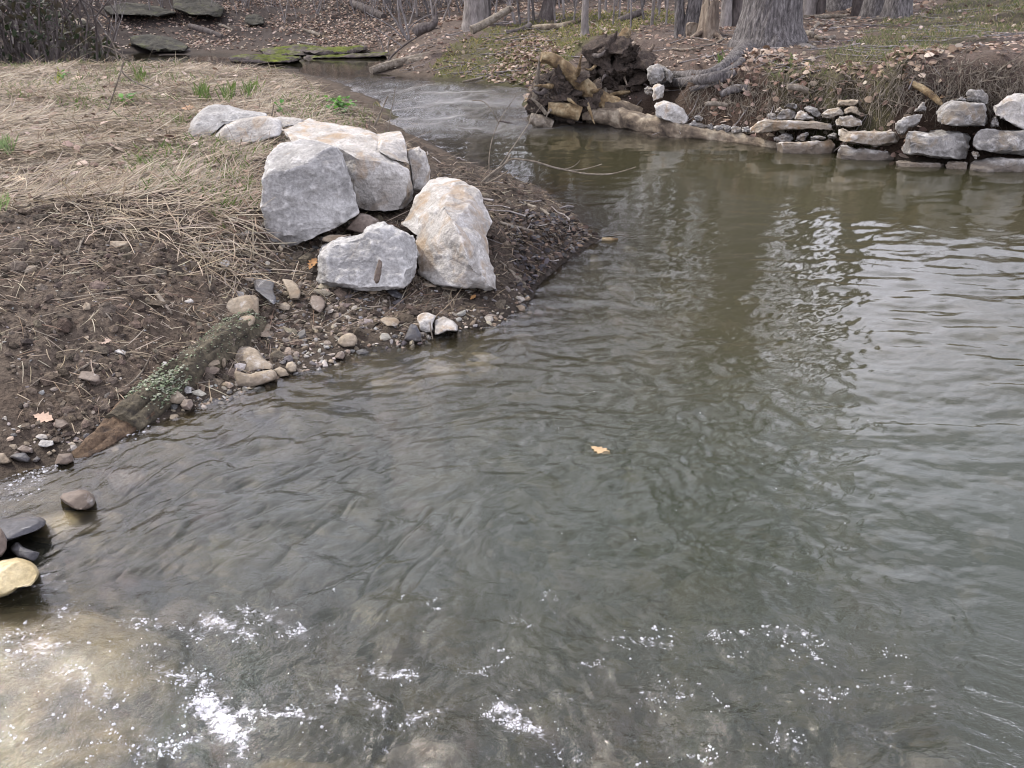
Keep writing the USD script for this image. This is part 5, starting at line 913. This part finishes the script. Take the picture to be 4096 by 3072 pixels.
x, y = polar_sample(26000, 18.8, 25, -32, 3); m = (ground(x, y) > .05) & (rng.random(len(x)) < np.clip(sn(P3(x * .8, y * 1.6), 3, 97) * 1.3 + .5, .05, 1)); x, y = x[m], y[m]; parts.append(leaves(x, y, rng.uniform(.035, .08, len(x)), LEAF_C, None, .4, .5))
stuff('leaf_litter', parts, M_LEAF)
x, y = zone_points(1500, poly_w([(505, 250), (525, 225), (560, 215), (598, 232), (590, 245), (560, 262), (530, 285), (512, 285)], .06), 4.4, 6.6, .06, a0=-4, a1=7, zmin=.01)
stuff('wet_black_leaves', [leaves(x, y, rng.uniform(.02, .05, len(x)), [(.03, .027, .027), (.05, .04, .035), (.09, .065, .05), (.065, .06, .065)], None, .35, .7)], M_LEAF)

# gravel, crumbs of soil
ICO = trimesh.creation.icosahedron()
def bits(x, y, size, cols, flat=(.9, .65, .4), sink=.1, var=.25, p=None):
    n = len(x); z, nm = slope_normals(x, y); a = rng.uniform(0, 6.28, n); bv = ICO.vertices[None] * (1 + rng.normal(0, .17, (n, 12, 1))) * np.array(flat) * np.exp(rng.normal(0, .22, (n, 1, 3)))
    return strewn(bv, ICO.faces, np.stack([x, y, z + size * sink], -1), np.stack([np.cos(a), np.sin(a), rng.normal(0, .3, n)], -1), nm + rng.normal(0, .35, (n, 3)), size, pick(cols, n, var, p))
STONE_C = [(.165, .135, .10), (.21, .175, .135), (.115, .095, .08), (.065, .06, .06), (.14, .105, .075), (.26, .235, .205), (.165, .16, .155)]
parts = []
for zone, n in ((Z_GRAVEL, 9000), (Z_GRAVEL2, 4200)):
    x, y = zone_points(n, zone, 2.2, 6, .12, a0=-33, a1=4, zmin=-.03); m = rng.random(len(x)) < np.clip(sn(P3(x * 4, y * 4), 2, 95) * .7 + .62, .1, 1); x, y = x[m], y[m]; parts.append(bits(x, y, np.clip(rng.lognormal(-4.75, .6, len(x)), .003, .036), STONE_C))
strip = poly_w([(190, 410), (240, 385), (300, 366), (345, 352), (420, 332), (470, 322), (500, 318), (500, 326), (420, 346), (345, 362), (240, 398)], .0)
x, y = zone_points(1400, strip, 2.6, 4.6, .05, a0=-22, a1=2, zmin=-.05); parts.append(bits(x, y, np.clip(rng.lognormal(-4.6, .5, len(x)), .004, .03), STONE_C))
x, y = polar_sample(4000, 2.4, 5.5, -32, -3); m = inside(LEFT, x, y) & (ground(x, y) > .02) & (soft(Z_STRAW, x, y) < .5); x, y = x[m], y[m]; parts.append(bits(x, y, np.clip(rng.lognormal(-5.3, .5, len(x)), .002, .016), STONE_C))
stuff('gravel', parts, M_PEBBLE)
parts = []
x, y = polar_sample(13000, 2.4, 7.5, -32, 8); m = inside(LEFT, x, y) & (ground(x, y) > .02) & (soft(Z_STRAW, x, y, .2) < .5); x, y = x[m], y[m]; parts.append(bits(x, y, np.clip(rng.lognormal(-4.5, .55, len(x)), .004, .04), [(.078, .06, .046), (.105, .082, .062), (.055, .043, .034), (.125, .10, .078)], (1, .9, .65), .0))
stuff('soil_crumbs', parts, M_GROUND)
# cobbles on the stream bed, dim under water
x, y = polar_sample(1500, 1.05, 6, -34, 34); m = ground(x, y) < -.03; x, y = x[m], y[m]; n = len(x)
stuff('streambed_cobbles', [bits(x, y, np.minimum(np.clip(rng.lognormal(-2.9, .45, n), .02, .12) * np.clip(np.hypot(x, y) / 2.2, .6, 1.2), -ground(x, y) * .9), [(.06, .052, .03), (.085, .07, .035), (.04, .034, .028), (.09, .075, .05), (.03, .03, .03), (.065, .045, .034)], (1, .85, .45), .05)], M_PEBBLE, smooth=True)

# roots, vines and sticks hanging on the cut right bank
def hanging():
    out = []
    for k in range(1900):
        u = rng.uniform(690, 1030); v = rng.uniform(78, 118) if u < 880 else rng.uniform(62, 105); p = gp(u, v)
        if p[2] < .12: continue
        l = rng.uniform(.06, .34); d = np.array([rng.normal(0, .55), -.35 + rng.normal(0, .2), -1.0 if rng.random() < .7 else rng.normal(0, .6)]); d /= np.linalg.norm(d)
        q = p + d * l * np.linspace(-.1, 1, 5)[:, None] + np.cumsum(rng.normal(0, .014, (5, 3)), 0); r = rng.uniform(.0018, .0055); out.append(tube(q, np.linspace(r, r * .4, 5), 4, cap=False))
    return join(out)
put('hanging_roots', hanging(), B_LOG, kind='stuff', smooth=True)
def litter_twigs(n, zone, r0, r1, a0, a1, lo, hi, seed):
    r_ = np.random.default_rng(seed); out = []; x, y = zone_points(n, zone, r0, r1, .2, a0=a0, a1=a1)
    for px_, py_ in zip(x, y):
        a = r_.uniform(0, 6.28); l = r_.uniform(lo, hi); t = np.linspace(-.5, .5, 4) * l; xs, ys = px_ + np.cos(a) * t, py_ + np.sin(a) * t; zs = ground(xs, ys); zs = zs * .5 + zs.mean() * .5 + .02 + r_.normal(0, .008, 4); r0_ = r_.uniform(.003, .009)
        out.append(tube(np.stack([xs, ys, zs], -1), np.linspace(r0_, r0_ * .5, 4), 4, cap=False))
    return join(out)
put('fallen_twigs', join([litter_twigs(190, poly_w([(620, 30), (1030, 10), (1030, 70), (850, 78), (640, 80)], .72), 8, 16, 6, 31, .15, .7, 3), litter_twigs(160, poly_w([(395, 70), (420, 40), (560, 30), (560, 90), (470, 80)], .4), 10, 20, -8, 5, .2, .9, 4), litter_twigs(24, Z_SPIT, 4.6, 8, -8, 8, .06, .3, 5)]), B_TWIG, kind='stuff', smooth=True)

# ------------------------------------------------------------------ mossy ledges and rocks of the far slope
MOSSY = M('mossy_rock', {'g': ('geometry', {}), 's': ('separate_xyz', {}), 'n': ('noise_texture', {'scale': 2.2, 'detail': 6.0, 'roughness': .65}), 'a': ('math', {'math_type': 'multiply_add', 'value2': 1.0}), 'r': ('rgb_ramp', {'ramp': [(.40, (0, 0, 0)), (.52, (1, 1, 1))]}),
    'c': ('noise_texture', {'scale': 9, 'detail': 6.0, 'roughness': .7}), 'cr': ('rgb_ramp', {'ramp': [(.3, (.035, .03, .028)), (.6, (.10, .085, .08)), (.75, (.17, .15, .14))]}), 'mr': ('rgb_ramp', {'ramp': [(.3, (.03, .036, .012)), (.6, (.085, .10, .02)), (.75, (.17, .19, .035))]}), 'x': ('mix_color', {}), 'bu': ('bump', {'distance': .05}), 'p': ('principled_bsdf', {'roughness': .95, 'specular_ior_level': .1})},
    [('g.normal', 's.vector'), ('g.position', 'n.vector'), ('g.position', 'c.vector'), ('s.z', 'a.value1'), ('n.fac', 'a.value2'), ('a.value', 'r.fac'), ('c.fac', 'cr.fac'), ('c.fac', 'mr.fac'), ('r.color', 'x.fac'), ('cr.color', 'x.a'), ('mr.color', 'x.b'), ('x.result', 'p.base_color'), ('c.fac', 'bu.height'), ('bu.normal', 'p.normal')])
MOSSY_DARK = grainy('dark_ledge_rock', [(.3, (.03, .03, .026)), (.55, (.075, .07, .055)), (.72, (.12, .13, .06))], 4, 30, .95, .05)
def ledge(poly, label, thick=1.2, y=None, mat=None, name='mossy_ledge', lean=2.5, seg=.05, amp=.05):
    a = np.array(poly); p = gp(a[:, 0].mean(), a[:, 1].max()); stone(name, loft(poly, float(y or p[1]), thick, .15, lean, 30), mat or MOSSY, label, seg, amp, 'rock ledge' if name == 'mossy_ledge' else 'rock', None, 2, 1.2)
ledge([(228, 57), (238, 54.5), (262, 54), (285, 55.5), (300, 56), (303, 60), (280, 63.5), (240, 63), (230, 62)], 'moss-topped ledge with a black underside at the stream bend', y=float(at_z(262, 63, 0)[1]))
ledge([(256, 49), (275, 46), (300, 45), (330, 47), (345, 50), (340, 56), (300, 56), (262, 55)], 'dark wet ledge above the moss-topped one at the stream bend', y=float(at_z(300, 58, 0)[1]) + .5)
ledge([(300, 51), (320, 47), (345, 46), (368, 44.5), (368, 50), (350, 54), (310, 55)], 'ledge with the brightest green moss, right end of the far shore', y=float(at_z(330, 57.5, 0)[1]) + .2)
ledge([(300, 56), (340, 54), (388, 52), (390, 56), (350, 57.5), (302, 58.5)], 'flat wet ledge lying at the waterline of the far shore', y=float(at_z(345, 58, 0)[1]), thick=.8)
ledge([(327, 33), (345, 32), (372, 34), (376, 38), (350, 38), (330, 36)], 'small mossy ledge higher on the far slope', y=20.6)
ledge([(128, 36), (150, 34), (172, 38), (190, 46), (186, 52), (150, 51), (132, 45)], 'mossy hump of rock at the foot of the dark far slope', mat=MOSSY_DARK)
ledge([(245, 17), (255, 14), (264, 18), (266, 24), (252, 26), (244, 23)], 'round mossy rock half way up the far slope', mat=MOSSY_DARK, name='rock', thick=.6)
ledge([(98, 6), (125, 2), (160, 6), (178, 13), (160, 17), (110, 15)], 'overhanging dark rock ledge at the top left of the far slope', mat=MOSSY_DARK)
ledge([(172, -6), (205, -4), (225, 8), (222, 16), (190, 16), (172, 8)], 'greenish rock ledge at the top of the far slope', mat=MOSSY_DARK)
ledge([(73, 22), (78, 18), (85, 19), (88, 24), (80, 27)], 'pale rounded rock on the dark slope at upper left', mat=R_SAND, name='rock', thick=.4, seg=.03, amp=.02)
ledge([(56, 24), (66, 20), (76, 26), (78, 34), (62, 34)], 'dark rock beside the pale rounded one at upper left', name='rock', thick=.5)
for lab, rows, m in [('broken pale branch lying on the far slope', [(216, 23, 1.4), (224, 27, 2.6), (233, 31, 2)], B_LOG), ('pale flat board-like log on the far slope above the ledges', [(302, 30, 2), (312, 34, 4), (321, 37, 3.4)], B_LOG), ('short white stick just above the ledges', [(298, 42, 1.2), (307, 44, 1.8), (316, 45, 1.4)], B_PALE), ('dark rotten log lying diagonally at the top of the far slope', [(352, 6, 7), (366, 12, 8), (384, 20, 7)], B_DARK), ('long pale branch along the foot of the dark slope', [(152, 52, 1.3), (172, 51.5, 2), (190, 50.5, 1.8)], B_PALE), ('yellow-ended broken branch at the foot of the dark slope', [(130, 46, 2.6), (134, 45, 3.2), (139, 44, 3)], B_YEL), ('dark slanting log on the slope above the pale broken branch', [(190, 28, 5), (206, 33, 6), (222, 38, 4)], B_DARK)]: stick('stick', lab, 'stick', rows, m)
# dark leafless and evergreen scrub in the upper left shade
def scrub():
    r_ = np.random.default_rng(31); n = 2600; x, y = [], []
    a = np.radians(-22.5 - 12 * r_.beta(1.6, 1.1, n)); rr_ = r_.uniform(15.5, 20, n); x, y = rr_ * np.sin(a), rr_ * np.cos(a); z = np.maximum(ground(x, y), .05) + r_.uniform(0, 1.0, n) ** .7 * 2.2 * np.clip((-np.degrees(a) - 22) / 7, .08, 1) * (1 - .3 * np.abs(sn(P3(x, y), 2, 7)))
    d = r_.normal(0, 1, (n, 3)); v, f, c = strewn(LEAF_V * [1, .8, 1], LEAF_F, np.stack([x, y, z], -1), d, np.tile([0, 0, 1.], (n, 1)) + r_.normal(0, .5, (n, 3)), r_.uniform(.08, .16, n), np.array([(.018, .026, .012), (.03, .028, .018), (.04, .034, .026)])[r_.choice(3, n)])
    put('dark_scrub', (v, f), M_GREEN, tint=c, smooth=False, kind='stuff')
    out = [tube(np.array([p0, p0 + [r_.normal(0, .2), r_.normal(0, .2), .8], p0 + [r_.normal(0, .5), r_.normal(0, .4), 1.7]]), [.02, .014, .006], 5, cap=False) for p0 in [np.array([rx, ry, float(ground(rx, ry)) - .05]) for rx, ry in zip(x[:160], y[:160])]]
    put('scrub_stems', join(out), B_DARK, kind='stuff', smooth=True)
scrub()
def shrub(name, label, base, stems, mat, y, cat='shrub'):
    t = thing(name, label, cat, None, at_y(*base, y))
    for rows in stems:
        a = np.array(rows, float); yy = y + (a[:, 3] if a.shape[1] > 3 else 0); p = at_y(a[:, 0], a[:, 1], yy); r = a[:, 2] / FPX * y / 2; n = 4 * len(a); put('stem', tube(curve(p, n), np.interp(np.linspace(0, 1, n), np.linspace(0, 1, len(r)), r), 6), mat, t, smooth=True)
yS = float(gp(405, 46)[1])
shrub('bare_shrub', 'many-stemmed bare shrub at the bend below the middle bank', (412, 48), [[(404, 36, 2), (395, 20, 1.6), (385, 4, 1.3), (378, -14, 1)], [(408, 40, 3), (400, 22, 2.4), (398, 4, 2), (394, -16, 1.4)], [(409, 40, 2.6), (406, 24, 2), (400, 0, 1.6), (399, -20, 1.2)], [(402, 38, 1.3), (390, 26, 1.2), (376, 18, 1), (366, 12, .7)], [(408, 34, 1.4), (416, 22, 1.2), (432, 14, 1), (446, 10, .7)], [(404, 36, 1.4), (412, 16, 1.2), (416, -4, 1)], [(402, 46, 1.4), (393, 40, 1.2), (384, 34, 1), (376, 28, .7)], [(392, 60, 1.2), (385, 54, 1), (380, 40, .9), (372, 34, .6)], [(393, 60, 1), (388, 50, .9), (390, 38, .7), (398, 32, .5)], [(390, 58, .9), (378, 56, .8), (366, 50, .6)], [(411, 36, 1), (420, 30, .9), (424, 16, .7), (420, 4, .5)], [(396, 52, 1.1), (408, 46, 1), (420, 42, .7)]], B_TWIG, yS)
shrub('birch_sapling', 'crooked pale sapling beside the shrub on the green hump', (434, 24), [[(434, 24, 2.4), (432, 10, 2.2), (430, -2, 1.8), (431, -14, 1.4)], [(432, 10, 1.2), (436, 2, 1), (440, -8, .8)]], B_PALE, 15.7, 'sapling')
yP = float(gp(482, 184)[1]) + .02
shrub('cut_willow', 'bundle of pale cut shoots on the spit, one long shoot drooping over the water', (481, 185), [[(480, 186, 3.4, 0), (488, 177, 3.2, 0), (499, 168, 2.4, .0), (507, 162, 1.8, 0)], [(482, 184, 2.6, 0), (492, 176, 2.4, 0), (508, 161, 2, .02), (520, 159.5, 2, .02), (536, 162, 2, 0), (552, 167, 1.9, -.03), (566, 170, 1.9, -.05), (580, 173, 1.7, -.08), (600, 174.5, 1.6, -.1), (616, 173, 1.3, -.1), (636, 167, .9, -.1)], [(483, 185, 2.4, 0), (494, 180, 2, -.05), (508, 171, 1.6, -.1)], [(486, 180, 2, .03), (498, 172, 2, .05), (511, 154, 1.6, .1)], [(490, 174, 1.3, 0), (489, 160, 1.2, .05), (492, 140, 1.1, .1), (499, 122, 1, .15), (506, 110, .8, .2), (516, 96, .6, .2)], [(500, 165, 1.4, 0), (518, 140, 1.2, .05), (530, 122, 1, .1), (542, 105, .7, .1)], [(566, 170, 1.4, -.05), (582, 169.5, 1.2, -.05), (602, 164, .8, -.05)], [(565, 169, 1, -.05), (574, 166, .9, -.05), (580, 160, .5, -.05)], [(499, 124, .9, .15), (490, 108, .9, .15), (482, 101, 1.1, .15), (472, 101, 1, .15)]], B_LOG, yP, 'cut shrub')
for lab, rows, yy in [('tall straw stalk leaning right behind the long pale boulder', [(374, 128, 2), (378, 118, 1.8), (388, 96, 1.3)], gp(374, 128)[1]), ('thin red-brown twig standing at the bank edge before the stream', [(388, 132, .9), (391, 112, .9), (396, 86, .6)], gp(384, 130)[1]), ('short straw stub beside the tall leaning stalk', [(369, 128, 1.8), (370, 119, 1.5)], gp(369, 128)[1]), ('broken straw stem forming a tent with two others, left stem', [(107, 113, 1.2), (116, 86, 1.4), (124, 62, 1.2)], gp(107, 113)[1]), ('broken straw stem forming a tent with two others, right stem', [(124, 62, 1.2), (127, 77, 1.4), (150, 88, 1.3), (175, 97, 1.2)], gp(127, 90)[1]), ('bent pale stalk in front of the dark slope', [(104, 33, .9), (112, 42, 1.1), (118, 60, 1)], gp(118, 72)[1]), ('curved stalk meeting the bent pale one', [(102, 46, 1), (112, 49, 1.2), (126, 58, 1.1)], gp(126, 72)[1]), ('pale straw stalk standing by the weathered rock', [(267, 140, 1.8), (270, 124, 1.5), (274, 104, 1.1)], gp(268, 140)[1])]:
    stick('straw_stalk', lab, 'stalk', rows, B_LOG, y=float(yy))
for lab, rows in [('pale peeled stick on the mud right of the ridged boulder', [(500, 223.5, 3.2), (512, 227, 3.4), (533, 233, 4)]), ('weathered board-like stick on the spit above the peeled one', [(528, 206, 3), (540, 211, 4.4), (549, 216, 3)]), ('flat splinter of wood on mud below the ridged boulder', [(507, 268, 3), (516, 277, 4), (526, 286, 3)]), ('straw-coloured reed lying on the near flank of the spit', [(500, 262, 2), (511, 272, 2.4), (520, 284, 2)]), ('long twig lying on the soil above the log, ending at its bark', [(118, 390, 1.6), (138, 377, 1.8), (152, 352, 1.2)]), ('pair of crossed dead twigs above the log, longer one', [(81, 388, 2.4), (90, 376, 2.6), (99, 364, 2)]), ('pair of crossed dead twigs above the log, shorter one', [(73, 375, 2.2), (82, 369, 2.6), (96, 361, 2)]), ('long straight straw on the bare soil in the middle of the slope', [(84, 284, 1.4), (98, 303, 1.8), (112, 321, 1.6)]), ('split straw bundle on soil left of the wedge-shaped stone', [(153, 290, 3), (163, 303, 4.5), (172, 315, 2.4)]), ('white straw scrap on soil near the flat-faced boulder', [(245, 249, 1.8), (250, 252, 2), (255, 254, 1.6)]), ('long root lying down the soil slope under the straw edge', [(103, 218, 1.4), (92, 229, 1.8), (83, 240, 1.6), (78, 256, 1.2)]), ('bent straw on the soil slope, elbow pointing right', [(66, 256, 1.6), (76, 251, 1.8), (81, 241, 1.6)])]:
    stick('stick', lab, 'stick', rows, B_LOG)
stick('stick', 'long straw hanging down the front of the upright pale stone at the water', 'straw', [(430, 322, 1.6), (431, 330, 1.6), (433, 340, 1.2)], B_LOG, y=float(gp(432, 335)[1]) - .04)
stick('stick', 'little bunch of dark twigs caught in the stream before the root plate', 'twigs', [(499, 121, 1.6), (510, 123, 2), (522, 127, 1.4)], B_DARK, y=float(at_z(510, 124, 0)[1]))
stick('stick', 'short reddish hollow stick floating off the tip of the spit', 'stick', [(602, 239, 3.4), (610, 239.5, 4.4), (618, 239, 2)], B_YEL, y=float(at_z(610, 240, 0)[1]))
stick('stick', 'dark flat stick in the water under the end of the pale log', 'stick', [(381, 77.5, 1.6), (388, 77.8, 2), (395, 77, 1.4)], B_DARK, y=float(at_z(388, 78, 0)[1]))
# single leaves
OAK = [(0, 0), (.1, .03), (.2, .13), (.3, .10), (.38, .26), (.48, .16), (.6, .30), (.68, .16), (.8, .2), (.88, .09), (1, 0), (.88, -.09), (.8, -.2), (.68, -.15), (.6, -.3), (.48, -.16), (.38, -.25), (.3, -.1), (.2, -.13), (.1, -.03)]
def leaf(u, v, px, ang, col, label, water=False, curl=.12):
    p = at_z(u, v, 0) + [0, 0, .008] if water else gp(u, v) + [0, 0, .015]; s = px / FPX * np.linalg.norm(p - [0, 0, CAM_H]); o = np.array(OAK) - [.5, 0]
    nrm = np.array([0, -.45, .9])
    if water: nrm = np.array([0, 0, 1.0])
    f = np.array([math.cos(ang), math.sin(ang), 0]); f -= nrm * (f @ nrm); f /= np.linalg.norm(f); sd = np.cross(nrm, f)
    z = curl * (np.abs(o[:, 1]) * 1.6 + .5 * o[:, 0] ** 2); mid = np.stack([np.linspace(-.5, .5, 11), np.zeros(11)], -1)
    n = len(o); top = range(0, 11); V = p + s * (o[:, :1] * f + o[:, 1:] * sd + z[:, None] * nrm); Mv = p + s * (mid[:, :1] * f + (.5 * curl * mid[:, :1] ** 2) * nrm); V = np.vstack([V, Mv]); F = []
    for i in range(10): F += [(n + i, n + i + 1, i + 1), (n + i, i + 1, i)]; a, b = (n - i) % n, n - i - 1; F += [(n + i, b, n + i + 1), (n + i, a, b)]
    put('fallen_leaf', (V, np.array(F)), M_LEAF, tint=np.tile(col, (len(V), 1)), smooth=True, label=label, cat='leaf')
leaf(600, 452, 26, -.75, (.36, .255, .15), 'tan oak leaf floating on the dark pool', True, .02)
leaf(44, 421, 21, -.3, (.40, .29, .22), 'curled pinkish leaf on the shore at the far left'); leaf(313, 267, 17, 1.3, (.34, .19, .085), 'orange-brown leaf standing against the dipped grey boulder', curl=.3); leaf(188, 110, 14, .1, (.42, .27, .17), 'folded tan leaf in straw left of the weathered rock'); leaf(76, 80, 12, .6, (.48, .37, .29), 'pale crumpled leaf in the upper left straw'); leaf(105, 345, 13, .3, (.33, .25, .2), 'mauve leaf on the soil above the log'); leaf(18, 182, 14, .1, (.50, .40, .29), 'flat cream leaf in straw near the left frame edge')
leaf(473, 300, 9, .9, (.34, .19, .08), 'orange leaf at the water under the ridged boulder'); leaf(944, 98, 12, .6, (.36, .24, .14), 'curled leaf lodged on the wall by the orange-ended branch'); leaf(882, 73, 10, .3, (.30, .23, .16), 'grey-brown leaf on the edge of the right bank'); leaf(962, 125, 12, .1, (.38, .23, .12), 'orange leaf lying on the middle course of the wall')
for u, v, s_, lab in [(281, 96, .035, 'small bright white stone on the bank rim'), (122, 352, .03, 'small pale flat pebble on soil above the log'), (187, 301, .03, 'pale angular stone lying on bare soil right of the split straw'), (88, 307, .028, 'grey stone chip on bare soil in the middle of the slope'), (130, 228, .04, 'half-buried tan stone on the upper soil slope'), (118, 245, .045, 'brown flat stone in the middle of the soil slope'), (30, 271, .03, 'pinkish pebble on the soil at the left')]:
    p = gp(u, v); t_ = hull(p + np.random.default_rng(int(u)).normal(0, 1, (14, 3)) * [s_ * .6, s_ * .6, s_ * .35]); stone('stone', t_, R_PALE if 'white' in lab or 'pale' in lab else R_SAND, lab, .01, .003, 'stone')

# ------------------------------------------------------------------ foam and bubbles of the rapids
bub_p, bub_s = [], []
for u0, v0, u1, v1, sp, n in FOAM:
    n = int(n * 4.5); t = rng.random(n); u = u0 + (u1 - u0) * t + rng.normal(0, sp * .55, n); v = v0 + (v1 - v0) * t + 2.0 * np.sin(t * 9 + u0) + rng.normal(0, sp * .5, n)
    u, v = u + rng.normal(0, sp * .9 + 3, n), v + rng.normal(0, sp * .7 + 2, n); w = at_z(u, v, 0); lace = np.abs(sn(P3(w[:, 0] * 16, w[:, 1] * 20), 3, 303)) < .085 + .10 * (rng.random(n) < .12); u, v = u[lace], v[lace]; n = len(u)
    bub_p.append(at_z(u, v, 0.0)); bub_s.append(np.clip(rng.lognormal(-6.75, .55, n), .0006, .0050) * (1 + .35 * (v < 520)))
n = 60000; x, y = rng.uniform(-1.5, 1.6, n), rng.uniform(1.2, 2.3, n); iso = sn(P3(x * 5, y * 8), 3, 301); dens = noise(P3(x * 2.2, y * 3.5), 302) * smooth(y, 2.25, 1.75) * (1.15 - .4 * smooth(x, -.4, .9))
m = (np.abs(iso) < .022) & (dens > .43) & (rng.random(n) < dens * .9); bub_p.append(np.stack([x[m], y[m], 0 * x[m]], -1)); bub_s.append(np.clip(rng.lognormal(-6.3, .5, m.sum()), .0007, .0045)); print('filament bubbles', m.sum())
n = 36; u = rng.uniform(430, 900, n); v = rng.uniform(360, 600, n); bub_p.append(at_z(u, v, 0)); bub_s.append(rng.uniform(.0012, .003, n))
bp_, bs_ = np.vstack(bub_p), np.concatenate(bub_s)
def water_z(x, y):
    i = np.interp(np.hypot(x, y), WR, np.arange(len(WR))); j = np.interp(np.arctan2(x, y), WA, np.arange(len(WA))); return map_coordinates(WZ, [i, j], order=1, mode='nearest')
bp_[:, 2] = water_z(bp_[:, 0], bp_[:, 1]) + bs_ * .15
n = len(bs_); a = rng.uniform(0, 6.28, n)
fv, ff, fc = strewn(trimesh.creation.icosahedron().vertices * [1, 1, .85], ICO.faces, bp_, np.stack([np.cos(a), np.sin(a), 0 * a], -1), np.tile([0, 0, 1.], (n, 1)), bs_, np.ones((n, 3)))
M_FOAM = M('foam', {'p': ('principled_bsdf', {'base_color': (.58, .58, .61), 'roughness': .25, 'specular_ior_level': .5}), 't': ('transparent_bsdf', {}), 'm': ('mix_closure', {'fac': .72})}, [('p.BSDF', 'm.closure1'), ('t.BSDF', 'm.closure2')], 'm.closure')
put('foam', (fv, ff), M_FOAM, smooth=True, kind='stuff')
drops = [(186, 698), (203, 700), (184, 726), (180, 735), (172, 741), (196, 690), (218, 702), (160, 745), (232, 698), (212, 694)]
dv, df, _ = strewn(trimesh.creation.icosphere(1).vertices, trimesh.creation.icosphere(1).faces, np.array([at_z(u, v, .03) for u, v in drops]), np.tile([1., 0, 0], (10, 1)), np.tile([0, 0, 1.], (10, 1)), rng.uniform(.002, .0045, 10), np.ones((10, 3)))
put('splash_drops', (dv, df), M_FOAM, smooth=True, kind='stuff')
